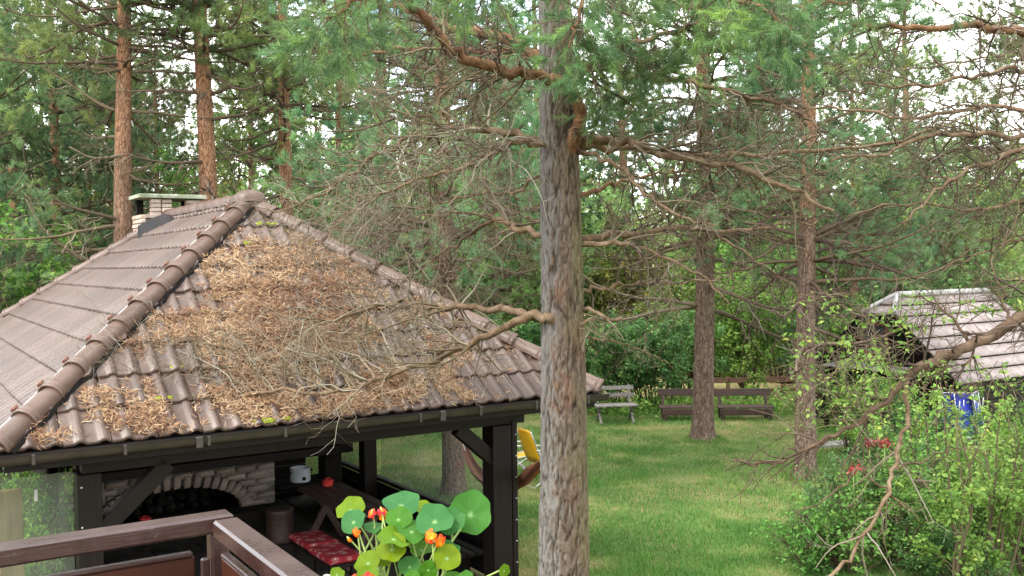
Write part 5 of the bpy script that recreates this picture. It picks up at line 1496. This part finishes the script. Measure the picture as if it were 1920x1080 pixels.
# local frame: x runs along the gable towards the viewer (-b), y runs along the ridge (+a)
GW, GL, GE, GR = 3.75, 5.4, 1.16, 2.96
HZ, HB = 2.56, 0.62                              # half hip: eave height and set-back
half = GW / 2
def hx(z): return half * (GR - z) / (GR - GE)     # half width of the roof at height z
def slope_panel(name, quad, mat, parent, thick=0.035):
    q = np.array(quad, float); n = np.cross(q[1] - q[0], q[2] - q[0]); n = n / np.linalg.norm(n)
    m = MB(); k = len(q)
    m.add(np.vstack([q, q - n * thick]), [list(range(k))]); m.f.append(np.array([list(range(2 * k - 1, k - 1, -1))]))
    m.f.append(np.array([[i, i + k, (i + 1) % k + k, (i + 1) % k] for i in range(k)]))
    return m.build(name, mat, parent)
NCT = 8
for side in (1, -1):
    for j in range(NCT):
        z0, z1 = GE + (GR - GE) * j / NCT, GE + (GR - GE) * (j + 1) / NCT
        def yl(z): return 0.0 if z <= HZ else HB * (z - HZ) / (GR - HZ)
        def yr(z): return GL - (0.0 if z <= GE else (GL * 0.22) * (z - GE) / (GR - GE))
        o_ = 0.035
        x0, x1 = half + side * hx(z0), half + side * hx(z1)
        q = [(x0, yl(z0), z0 + o_ + .02), (x0, yr(z0), z0 + o_ + .02), (x1, yr(z1), z1 + o_ * .3), (x1, yl(z1), z1 + o_ * .3)]
        if side < 0:
            q = q[::-1]
        slope_panel('tile_course', q, M['cot_tile'], ctg)
# half hip over the gable
for j in range(2):
    z0, z1 = HZ + (GR - HZ) * j / 2, HZ + (GR - HZ) * (j + 1) / 2
    y0, y1 = HB * (z0 - HZ) / (GR - HZ) - .06, HB * (z1 - HZ) / (GR - HZ)
    slope_panel('tile_course', [(half - hx(z0), y0, z0 + .05), (half + hx(z0), y0, z0 + .05), (half + hx(z1) + .01, y1, z1 + .02), (half - hx(z1) - .01, y1, z1 + .02)], M['cot_tile'], ctg)
slope_panel('tile_course', [(half + hx(GE), GL, GE), (half - hx(GE), GL, GE), (half, GL * .78, GR)], M['cot_tile'], ctg)
def round_bar(name, p, q, r, mat, parent):
    m = MB(); L_ = np.linspace(0, 1, 6)[:, None]; tubes(m, np.array(p) * (1 - L_) + np.array(q) * L_, np.full(6, r), 7); return m.build(name, mat, parent, True)
round_bar('ridge_cap', (half, HB, GR + .04), (half, GL * .78, GR + .04), .07, M['white_trim'], ctg)
for sgn in (1, -1):
    round_bar('hip_cap', (half + sgn * hx(HZ), -.04, HZ + .06), (half, HB, GR + .05), .055, M['white_trim'], ctg)
    # barge boards
    beam('barge_board', (half + sgn * (hx(HZ) - .02), -.02, HZ - .05), (half + sgn * (half + .05), -.02, GE - .08), .05, .20, M['wood_black'], ctg)
# gable of upright boards, window, porch strip, walls
for k in range(18):
    x = .22 + k * (GW - .44) / 17
    top = min(HZ - .02, GE + (GR - GE) * (1 - abs(x - half) / half) - .06)
    bbox('gable_board', (x, .22 + (.004 if k % 2 else 0), top / 2), ((GW - .44) / 17 - .012, .03, top), M['wood_dark'], ctg)
win = bbox('window', (half - .25, .19, 2.02), (.62, .03, .62), M['window'], ctg)
for (c_, s_) in (((-.33, -.02, 0), (.06, .05, .72)), ((.33, -.02, 0), (.06, .05, .72)), ((0, -.02, .33), (.6, .05, .06)), ((0, -.02, -.33), (.6, .05, .06)), ((0, -.02, 0), (.04, .045, .6))):
    bbox('window_frame', c_, s_, M['frame_red'], win)
bbox('porch_board', (half + .1, -.28, 1.42), (2.4, .55, .03), M['wood_grey'], ctg, (.12, 0, 0))
for x in (half - .95, half + 1.2):
    bbox('porch_post', (x, -.58, .69), (.09, .09, 1.36), M['wood_dark'], ctg)
for k in range(9):
    bbox('wall_board', (GW - .30, GL / 2, .07 + k * .145), (.04, GL - .6, .138), M['wood_dark'], ctg)
    bbox('wall_board', (.30, GL / 2, .07 + k * .145), (.04, GL - .6, .138), M['wood_dark'], ctg)
bbox('end_wall', (half, GL - .35, .68), (GW - .6, .05, 1.36), M['wood_dark'], ctg)

# folded blue chairs against the cottage wall
def folded_chair(label, p, rz):
    t = thing('folding_chair', label, 'chair', p, rz, 'folded blue chairs by the cottage')
    for s in (-1, 1):
        round_bar('frame_tube', (s * .22, 0, 0), (s * .22, .14, .92), .011, M['steel'], t)
        round_bar('frame_tube', (s * .19, .10, 0), (s * .19, .03, .78), .011, M['steel'], t)
    round_bar('crossbar', (-.22, .01, .06), (.22, .01, .06), .010, M['steel'], t)
    round_bar('crossbar', (-.22, .138, .90), (.22, .138, .90), .010, M['steel'], t)
    m = MB(); V = []
    for k in range(7):
        z = .42 + .46 * k / 6; V += [(-.21, .07 + .07 * k / 6 - .015 * math.sin(k), z), (.21, .07 + .07 * k / 6 - .015 * math.sin(k), z)]
    m.add(V, [[2 * k, 2 * k + 1, 2 * k + 3, 2 * k + 2] for k in range(6)])
    o = m.build('backrest', M['blue'], t)
    so = o.modifiers.new('thick', 'SOLIDIFY'); so.thickness = .012
    bbox('seat', (0, .055, .24), (.40, .025, .36), M['blue'], t, (-.1, 0, 0), .008)
for k, (px, py, d, lb) in enumerate(((1788, 815, 18.6, 'left one of the folded blue chairs leaning by the cottage wall'), (1816, 818, 18.5, 'middle one of the folded blue chairs by the cottage wall'), (1843, 812, 18.7, 'right one of the folded blue chairs leaning by the cottage wall'))):
    p = at(px, py, d); p[2] = 0.30
    p2 = p.copy()
    folded_chair(lb, p2, YAW * .3 + (k - 1) * .55 + .2)
tbl = thing('slatted_bench', 'low dark slatted bench carrying the folded blue chairs', 'bench', at(1816, 818, 18.55) * np.array([1, 1, 0]), YAW * .3)
for k in range(4):
    bbox('slat', (0, -.18 + k * .13, .275), (1.25, .115, .035), M['wood_bench'], tbl)
for (x, y) in ((-.55, -.15), (.55, -.15), (-.55, .18), (.55, .18)):
    bbox('leg', (x, y, .125), (.06, .06, .25), M['wood_bench'], tbl)

# ------------------------------------------------------------------ benches and fence on the far lawn
def slat_bench(label, p, rz, wd, mat, seat_h=.42, back=.80, box=False, group=None):
    t = thing('garden_bench', label, 'bench', p, rz, group)
    for k in range(3):
        bbox('seat_slat', (0, -.18 + k * .15, seat_h), (wd, .125, .035), M[mat], t)
    if not box:
        for k in range(2):
            bbox('back_slat', (0, .24 + .03 * k, seat_h + .20 + k * .17), (wd, .03, .10), M[mat], t, (-.15, 0, 0))
    else:
        bbox('back_slat', (0, .26, back - .06), (wd, .035, .17), M[mat], t, (-.1, 0, 0))
        bbox('seat_board', (0, -.25, seat_h - .10), (wd - .1, .03, .15), M[mat], t)
    for s in (-1, 1):
        x = s * (wd / 2 - .12)
        if box:
            bbox('leg', (x, -.2, seat_h / 2 - .01), (.09, .10, seat_h - .02), M[mat], t); bbox('leg', (x, .16, seat_h / 2 - .01), (.09, .10, seat_h - .02), M[mat], t)
            beam('back_post', (x, .21, seat_h + .02), (x, .29, back), .07, .05, M[mat], t)
        else:
            beam('leg', (x, .20, seat_h - .02), (x, -.24, 0), .05, .04, M[mat], t); beam('leg', (x, -.16, seat_h - .02), (x, .28, 0), .05, .04, M[mat], t)
            beam('back_post', (x, .17, seat_h + .02), (x, .30, seat_h + .45), .045, .04, M[mat], t)
    return t
slat_bench('weathered grey slatted bench at the far edge of the lawn', at_z(1154, 792, 0), .12, 1.02, 'wood_grey')
slat_bench('dark brown bench half hidden by the far lawn pine', at_z(1278, 786, 0), -.05, 1.08, 'wood_bench', .31, .68, True)
slat_bench('dark brown bench with backrest right of the far lawn pine', at_z(1396, 786, 0), -.05, 1.34, 'wood_bench', .31, .68, True)
slat_bench('dark brown bench peeping out right of the right hand pine', at_z(1552, 782, 0), -.05, 0.9, 'wood_bench', .34, .56, True)
fn = thing('board_fence', 'low wooden board fence behind the brown benches', 'fence', at(1420, 540, 26.0) * np.array([1, 1, 0]), .03)
for k in range(4):
    bbox('fence_post', (-2.3 + k * 1.5, .04, .33), (.09, .09, .72), M['wood_fence'], fn)
for k in range(3):
    bbox('fence_rail', (-1.55 + k * 1.5, -.03, .60), (1.48, .03, .14), M['wood_fence'], fn, (0, random.uniform(-.012, .012), 0))
    bbox('fence_rail', (-1.55 + k * 1.5, -.03, .32), (1.48, .03, .09), M['wood_fence'], fn, (0, random.uniform(-.015, .015), 0))

# ------------------------------------------------------------------ yellow chairs and hammock
def yellow_chair(label, p, rz, sc=1.0):
    t = thing('folding_chair', label, 'chair', p, rz, 'yellow folding chairs')
    t.scale = (sc,) * 3
    def sheet(name, rows):
        m = MB(); n = 7; V = []
        for (y, z, w_, b_) in rows:
            for k in range(n):
                u = k / (n - 1) * 2 - 1
                V.append((u * w_ / 2, y + b_ * (1 - u * u), z))
        m.add(V, [[i * n + k, i * n + k + 1, (i + 1) * n + k + 1, (i + 1) * n + k] for i in range(len(rows) - 1) for k in range(n - 1)])
        o = m.build(name, M['yellow'], t, True); s_ = o.modifiers.new('thick', 'SOLIDIFY'); s_.thickness = .018
    sheet('backrest', [(.20, .40, .40, .02), (.26, .52, .42, .03), (.31, .66, .43, .035), (.37, .82, .42, .03), (.42, .95, .37, .02), (.435, .985, .28, .01)])
    sheet('seat', [(.22, .385, .42, 0), (.05, .37, .43, 0), (-.12, .385, .43, 0), (-.26, .43, .42, 0)])
    for s in (-1, 1):
        round_bar('frame_tube', (s * .22, .44, .97), (s * .23, .18, .36), .011, M['steel'], t)
        round_bar('frame_tube', (s * .23, -.28, .43), (s * .23, .20, .36), .011, M['steel'], t)
        round_bar('leg', (s * .23, .30, .62), (s * .23, -.30, .0), .011, M['steel'], t)
        round_bar('leg', (s * .25, -.20, .41), (s * .25, .40, .0), .011, M['steel'], t)
        round_bar('armrest', (s * .25, .34, .64), (s * .25, -.22, .60), .014, M['steel'], t)
    round_bar('crossbar', (-.24, -.29, .012), (.24, -.29, .012), .011, M['steel'], t)
    round_bar('crossbar', (-.25, .39, .012), (.25, .39, .012), .011, M['steel'], t)
yellow_chair('yellow folding chair on the lawn left of the big near trunk', at_z(1022, 906, 0), 2.15, 1.0)
yellow_chair('yellow folding chair half hidden behind the pavilion corner post', at_z(968, 893, 0), 1.7, 0.95)

hk = thing('hammock', 'reddish brown cloth hammock slung from the pine behind the pavilion', 'hammock', (0, 0, 0))
hp = smooth_line(np.array([at(*p) for p in ((858, 800, 15.75), (867, 828, 15.4), (880, 868, 14.6), (905, 904, 13.6), (945, 925, 12.4), (983, 908, 11.2), (1010, 880, 10.2), (1035, 850, 9.2), (1050, 825, 8.2))]), 40)
m = MB(); V = []; n = 9
for i in range(6, 33):
    c_ = hp[i]; t_ = nrm(hp[i + 1] - hp[i - 1]); sd = nrm(np.cross(t_, [0, 0, 1.0])); u_ = np.cross(sd, t_)
    wd = .125 * math.sin(math.pi * (i - 5) / 28) ** .7 + .02
    for k in range(n):
        a = (k / (n - 1) - .5) * 2.6
        V.append(c_ + sd * math.sin(a) * wd * .75 + u_ * ((1 - math.cos(a)) * wd * .95 + .012 * math.sin(k * 3 + i)))
R_ = 27
m.add(V, [[i * n + k, i * n + k + 1, (i + 1) * n + k + 1, (i + 1) * n + k] for i in range(R_ - 1) for k in range(n - 1)], np.tile(np.linspace(0, 1, n), R_))
mm, nt, b = new_mat('striped_hammock_cloth', .85, .2)
nt.links.new(ramp_node(nt, attr(nt), [(0, (.20, .06, .03)), (.2, (.10, .028, .02)), (.45, (.24, .10, .05)), (.7, (.08, .022, .018)), (1, (.28, .12, .07))]), b.inputs['Base Color'])
o = m.build('cloth', mm, hk, True); so = o.modifiers.new('thick', 'SOLIDIFY'); so.thickness = .008
m = MB(); tubes(m, hp[:8], np.full(8, .014), 6); m.build('rope', M['rope'], hk, True)
m = MB(); tubes(m, hp[31:], np.full(9, .012), 6); m.build('rope', M['rope'], hk, True)

# ------------------------------------------------------------------ balcony rail and flowers
RC = at(408, 978, 2.1)                       # corner of the top rail
bal = thing('balcony_railing', 'brown painted balcony railing with red brown panels', 'railing', RC, YAW)
def rb(name, c, s, mat, rot=(0, 0, 0), bev=.005):
    return bbox(name, c, s, M[mat], bal, rot, bev)
rb('top_rail', (-1.5 + .028, 0, 0), (3.0, .055, .038), 'rail')
rb('top_rail', (0.0, -1.5 - .03, 0.001), (.055, 2.94, .038), 'rail')
rb('post', (0, 0, -.52), (.040, .040, 1.0), 'rail')
rb('post', (-1.6, 0, -.52), (.042, .042, 1.0), 'rail')
rb('panel_rail', (-.815, 0, -.060), (1.52, .020, .010), 'rail')
rb('panel', (-.815, .0, -.465), (1.53, .012, .80), 'panel')
rb('panel_rail', (0, -1.0, -.060), (.020, 1.9, .010), 'rail')
rb('panel', (0, -1.0, -.465), (.012, 1.92, .80), 'panel')
rb('bracket', (-.032, -.014, -.13), (.018, .012, .12), 'rail'); rb('bracket', (.012, -.034, -.13), (.012, .018, .12), 'rail')
for (x, y, z) in ((-.035, -.04, -.16), (-.035, -.04, -.24), (-.06, -.012, -.18)):
    m = MB(); tubes(m, np.array([[x, y, z], [x, y - .008, z]]), np.array([.006, .004]), 6); m.build('screw', M['steel'], bal)
wl = thing('wire_loop', 'thin brown cable looped over the railing panel', 'cable', RC, YAW)
t_ = np.linspace(0, 1, 20)
m = MB(); tubes(m, np.stack([-.30 - .06 * np.sin(t_ * math.pi * .5), -.02 + .035 * np.sin(t_ * math.pi), -.30 + .21 * np.sin(t_ * math.pi * .62)], -1), np.full(20, .003), 6); m.build('cable', M['rail'], wl, True)
bf = bbox('balcony_floor', RC + AX * -1.4 - BX * 1.5 + np.array([0, 0, -1.16]), (3.0, 3.2, .12), M['wood_bench'], None, (0, 0, YAW)); bf['kind'] = 'structure'

BXC = at(765, 1180, 1.95)
plb = thing('planter_box', 'brown planter box hung outside the balcony railing', 'planter', BXC, YAW - math.pi / 2)
for (c_, s_) in (((0, -.08, -.08), (.62, .012, .16)), ((0, .08, -.08), (.62, .012, .16)), ((-.305, 0, -.08), (.012, .148, .16)), ((.305, 0, -.08), (.012, .148, .16)), ((0, 0, -.155), (.6, .148, .012))):
    bbox('box_side', c_, s_, M['rail'], plb, bev=.003)
bbox('soil', (0, 0, -.04), (.596, .146, .05), M['wood_black'], plb, bev=0)
bbox('hook', (-.25, -.2, .02), (.02, .24, .006), M['steel'], plb); bbox('hook', (.25, -.2, .02), (.02, .24, .006), M['steel'], plb)
nas = thing('nasturtium', 'trailing nasturtium with round green leaves and orange flowers by the railing', 'plant', BXC)
def nast_mat():
    m, nt, b = new_mat('nasturtium_leaf', .55, .12)
    base = ramp_node(nt, attr(nt, 'hue'), [(0, (.030, .115, .032)), (.5, (.040, .125, .006)), (1, (.115, .165, .002))])
    c = mixc(nt, ramp_node(nt, attr(nt), [(.55, (0, 0, 0)), (1, (1, 1, 1))]), base, (.17, .30, .12))
    c = mixc(nt, .25, c, ramp_node(nt, noise_node(nt, coords(nt), 30, 4), [(.3, (.5, .5, .5)), (.7, (1.2, 1.2, 1.2))]), 'MULTIPLY')
    nt.links.new(c, b.inputs['Base Color'])
    tr = nt.nodes.new('ShaderNodeBsdfTranslucent'); nt.links.new(c, tr.inputs['Color'])
    mix = nt.nodes.new('ShaderNodeMixShader'); mix.inputs[0].default_value = .35
    nt.links.new(b.outputs[0], mix.inputs[1]); nt.links.new(tr.outputs[0], mix.inputs[2]); nt.links.new(mix.outputs[0], nt.nodes['Material Output'].inputs['Surface'])
    return m
M['nast'] = nast_mat()
def nast_leaf(px, py, rx, ry, hue, d, tilt=0.0, spin=0.0):
    """round leaf, rx/ry = half extents in photo pixels, so ry/rx sets how far it leans back"""
    c = at(px, py + 12, d) - BXC
    R_ = rx * d / FPX * .78
    lean = math.asin(min(1, ry / rx)) if ry <= rx else math.pi / 2
    S, Q = 30, 6; V = [(0, 0, 0)]; T = [1.0]; ph = rng.uniform(0, 6, 3)
    off = .12
    for q in range(1, Q + 1):
        for k in range(S):
            a = 2 * math.pi * k / S; r = q / Q
            rad = R_ * r * (1 + .05 * math.sin(3 * a + ph[0]) + .035 * math.sin(7 * a + ph[1])) 
            z = R_ * (.10 * r * r + .13 * r * r * math.sin(2 * a + ph[2]) + .06 * r * r * math.sin(5 * a + ph[0]))
            V.append((rad * math.cos(a), rad * math.sin(a) + off * R_ * r, z)); T.append(.62 if (k % 4 == 0 and q < 5) else (.62 if q == 1 else .3))
    m = MB(); m.add(V, [[0, 1 + k, 1 + (k + 1) % S] for k in range(S)], T)
    m.f.append(np.array([[1 + (q - 1) * S + k, 1 + q * S + k, 1 + q * S + (k + 1) % S, 1 + (q - 1) * S + (k + 1) % S] for q in range(1, Q) for k in range(S)]))
    o = m.build('leaf', M['nast'], nas, True)
    at_ = o.data.attributes.new('hue', 'FLOAT', 'POINT'); at_.data.foreach_set('value', np.full(len(V), hue, np.float32))
    # leaf normal: mostly up, leaning to the viewer by `lean`
    view = -CF
    n_ = nrm(math.sin(lean) * view + math.cos(lean) * np.array([0, 0, 1.0]) + tilt * CR)
    x_ = nrm(np.cross(np.cross(n_, CR), n_)); y_ = np.cross(n_, x_)
    o.matrix_basis = Matrix([[x_[k], y_[k], n_[k], c[k]] for k in range(3)] + [[0, 0, 0, 1]]) @ Matrix.Rotation(spin, 4, 'Z')
    o.matrix_basis = Matrix([[x_[k], y_[k], n_[k], c[k]] for k in range(3)] + [[0, 0, 0, 1]])
    root = np.array([rng.uniform(-.07, .07), rng.uniform(-.07, .03), -.02]) + AX * 0 
    mid = c * .55 + root * .45 + np.array([rng.normal(0, .02), rng.normal(0, .02), .01])
    L_ = smooth_line(np.array([root, mid, c - n_ * .012, c]), 14)
    m = MB(); tubes(m, L_, np.linspace(.0026, .0018, 14), 6); m.build('stem', M['stem'], nas, True)
for a_ in ((882, 954, 52, 50, .30, 1.98), (846, 968, 34, 30, .12, 1.95, -.1), (815, 967, 46, 27, .05, 1.93), (752, 937, 44, 22, .0, 2.0, .1), (657, 946, 36, 21, .85, 2.02, -.2), (663, 968, 32, 24, .05, 1.97, -.35), (701, 978, 24, 7, .15, 1.98),
           (747, 963, 33, 21, .45, 1.95), (792, 942, 26, 12, .9, 2.05, .4), (772, 986, 38, 17, .4, 1.93, .2), (712, 986, 15, 11, .2, 2.0), (738, 1000, 40, 12, .7, 1.9, .3), (735, 1019, 37, 28, .95, 1.9, -.2), (836, 1020, 33, 16, .1, 1.92, .3),
           (838, 1036, 33, 27, .95, 1.9, .15), (803, 1058, 22, 24, .5, 1.88), (768, 1052, 27, 20, .2, 1.9), (772, 1078, 24, 16, .5, 1.86), (690, 1045, 32, 22, .9, 1.9, -.3), (945, 1060, 16, 30, .7, 1.93, .7), (872, 1076, 22, 16, .35, 1.88, -.4),
           (715, 1035, 26, 18, .85, 1.92, .3), (690, 1068, 26, 16, .8, 1.86), (790, 1020, 28, 12, .6, 1.96), (760, 1000, 24, 15, .75, 1.98, -.3), (632, 1066, 18, 12, .8, 1.88), (850, 1072, 20, 10, .5, 1.95)):
    nast_leaf(*a_)
M['fl_orange'] = foliage('orange_petals', [(0, (0.5850, 0.0936, 0.0039)), (.5, (0.6630, 0.1872, 0.0078)), (1, (0.7020, 0.3276, 0.0234))], trans=.35)
M['fl_red'] = foliage('scarlet_petals', [(0, (0.3900, 0.0117, 0.0078)), (.6, (0.5850, 0.0390, 0.0078)), (1, (0.6630, 0.2340, 0.0234))], trans=.35)
M['fl_white'] = foliage('white_petals', [(0, (0.4900, 0.4900, 0.4760)), (1, (0.5740, 0.5740, 0.5600))], trans=.25)
def nast_flower(px, py, r, mat, d, face=(0, 0), lab=None, n=5, parent=None):
    par = parent or nas
    c = at(px, py + 8, d) - (BXC if parent is None else np.array(parent.location))
    R_ = r * d / FPX * .68
    view = nrm(-CF + CR * face[0] + CU * face[1]); x_ = nrm(np.cross([0, 0, 1.0], view)); y_ = np.cross(view, x_)
    fl = None
    for k in range(n):
        a = 2 * math.pi * k / n + .3
        m = MB(); V = []; T = []
        for i, u in enumerate(np.linspace(0, 1, 6)):
            w_ = .42 * math.sin(math.pi * min(1, u * .86 + .06)) ** .8
            for j in (-1, -.5, 0, .5, 1):
                rr, tt = u, j * w_
                X_, Y_ = math.cos(a) * rr - math.sin(a) * tt, math.sin(a) * rr + math.cos(a) * tt
                Z_ = -.25 * u * u + .5 * u * (1 - u) + .12 * abs(j) * math.sin(5 * u + k)
                V.append(c + R_ * (x_ * X_ + y_ * Y_ + view * Z_)); T.append(np.clip(1 - u * 1.3 + .2 * rng.normal(), 0, 1))
        m.add(V, [[i * 5 + j, i * 5 + j + 1, (i + 1) * 5 + j + 1, (i + 1) * 5 + j] for i in range(5) for j in range(4)], T)
        if fl is None:
            fl = m.build('flower', M[mat], par, True)
        else:
            m.build('petal', M[mat], fl, True)
    root = np.array([rng.uniform(-.06, .06), rng.uniform(-.06, .03), -.02])
    L_ = smooth_line(np.array([root, c * .5 + root * .5 + rng.normal(0, .015, 3), c - view * R_ * .5, c]), 12)
    m = MB(); tubes(m, L_, np.linspace(.002, .0015, 12), 6); m.build('stem', M['stem'], fl, True)
for a_ in ((805, 998, 22, 'fl_orange', 1.9, (-.8, .2)), (826, 1007, 20, 'fl_orange', 1.89, (.7, -.3)), (697, 955, 15, 'fl_red', 1.98, (-.6, .5)), (720, 958, 18, 'fl_orange', 1.97, (.3, -.2)), (716, 950, 13, 'fl_red', 1.96, (.3, .8)),
           (667, 991, 15, 'fl_orange', 1.95, (-.6, -.2)), (690, 1078, 22, 'fl_red', 1.84, (.2, .5)), (662, 1080, 18, 'fl_red', 1.84, (-.5, .4)), (655, 1005, 8, 'fl_orange', 1.95, (-.3, -.4))):
    nast_flower(*a_)
dz = thing('daisy', 'small white daisy flower beside the nasturtium leaves', 'flower', BXC)
nast_flower(612, 1076, 13, 'fl_white', 1.86, (0, .8), n=9, parent=dz)

# ------------------------------------------------------------------ grass
def grass():
    m = MB(); n = 330000
    # denser near the viewer
    d = 11.0 + 15.0 * rng.random(n) ** 1.35
    px = rng.uniform(560, 1950, n)
    P = np.array([0, 0, CAM_H]) + d[:, None] * (CF + CR * (px[:, None] - 960) / FPX)
    x, y = P[:, 0], P[:, 1]
    q = np.stack([x, y], -1) - PO[:2]
    a_, b_ = q @ AX[:2], q @ BX[:2]
    ok = ~((a_ > .3) & (a_ < 5.5) & (b_ > .2) & (b_ < 9.5)) & (y < 25.5)
    ok &= ~((np.abs(y - 19.75) < .33) & (x > 6.1))
    x, y = x[ok], y[ok]
    tall_ = np.zeros(len(x))
    for (tx, ty, tr2) in ((*at_z(1320, 826, 0)[:2], .30), (*at_z(1516, 898, 0)[:2], .28), (*at_z(845, 930, 0)[:2], .28), (TE[0], TE[1], .38)):
        aa = rng.uniform(0, 6.283, 900); rr_ = tr2 + np.abs(rng.normal(0, .10, 900))
        x = np.concatenate([x, tx + np.cos(aa) * rr_]); y = np.concatenate([y, ty + np.sin(aa) * rr_]); tall_ = np.concatenate([tall_, np.ones(900)])
    n = len(x)
    dry = vnoise(x * .55 + 20, y * .55 + 20, 31, 4); dry = dry + .10 * np.exp(-((x - 3.2) / 2.5) ** 2 - ((y - 17) / 2.0) ** 2)
    dry = .62 * dry + .38 * vnoise(x * 1.9 + 7, y * 1.9 + 9, 35, 3)
    ti = np.clip((dry - .43) * 2.9 + rng.normal(0, .18, n), 0, 1)
    h = rng.uniform(.022, .06, n) * (1.25 - .5 * ti); h = h * np.where(vnoise(x * 1.4, y * 1.4, 33, 2) > .62, 1.6, 1) * (1 + 1.3 * tall_)
    th = rng.uniform(0, 6.283, n); le = rng.uniform(.2, .9, n) * h
    wd = rng.uniform(.003, .006, n) * (1 + .02 * y)
    b0 = np.stack([x, y, np.full(n, -.005)], -1)
    sd = np.stack([np.cos(th + 1.57), np.sin(th + 1.57), np.zeros(n)], -1) * wd[:, None]
    tip = b0 + np.stack([np.cos(th) * le, np.sin(th) * le, h], -1)
    m.add(np.stack([b0 - sd, b0 + sd, tip], 1).reshape(-1, 3), np.arange(3 * n).reshape(-1, 3), np.repeat(ti, 3))
    o = m.build('lawn_grass', M['grass'], kind='stuff'); tag(o, 'short mown lawn grass with dry straw coloured patches', 'grass')
grass()
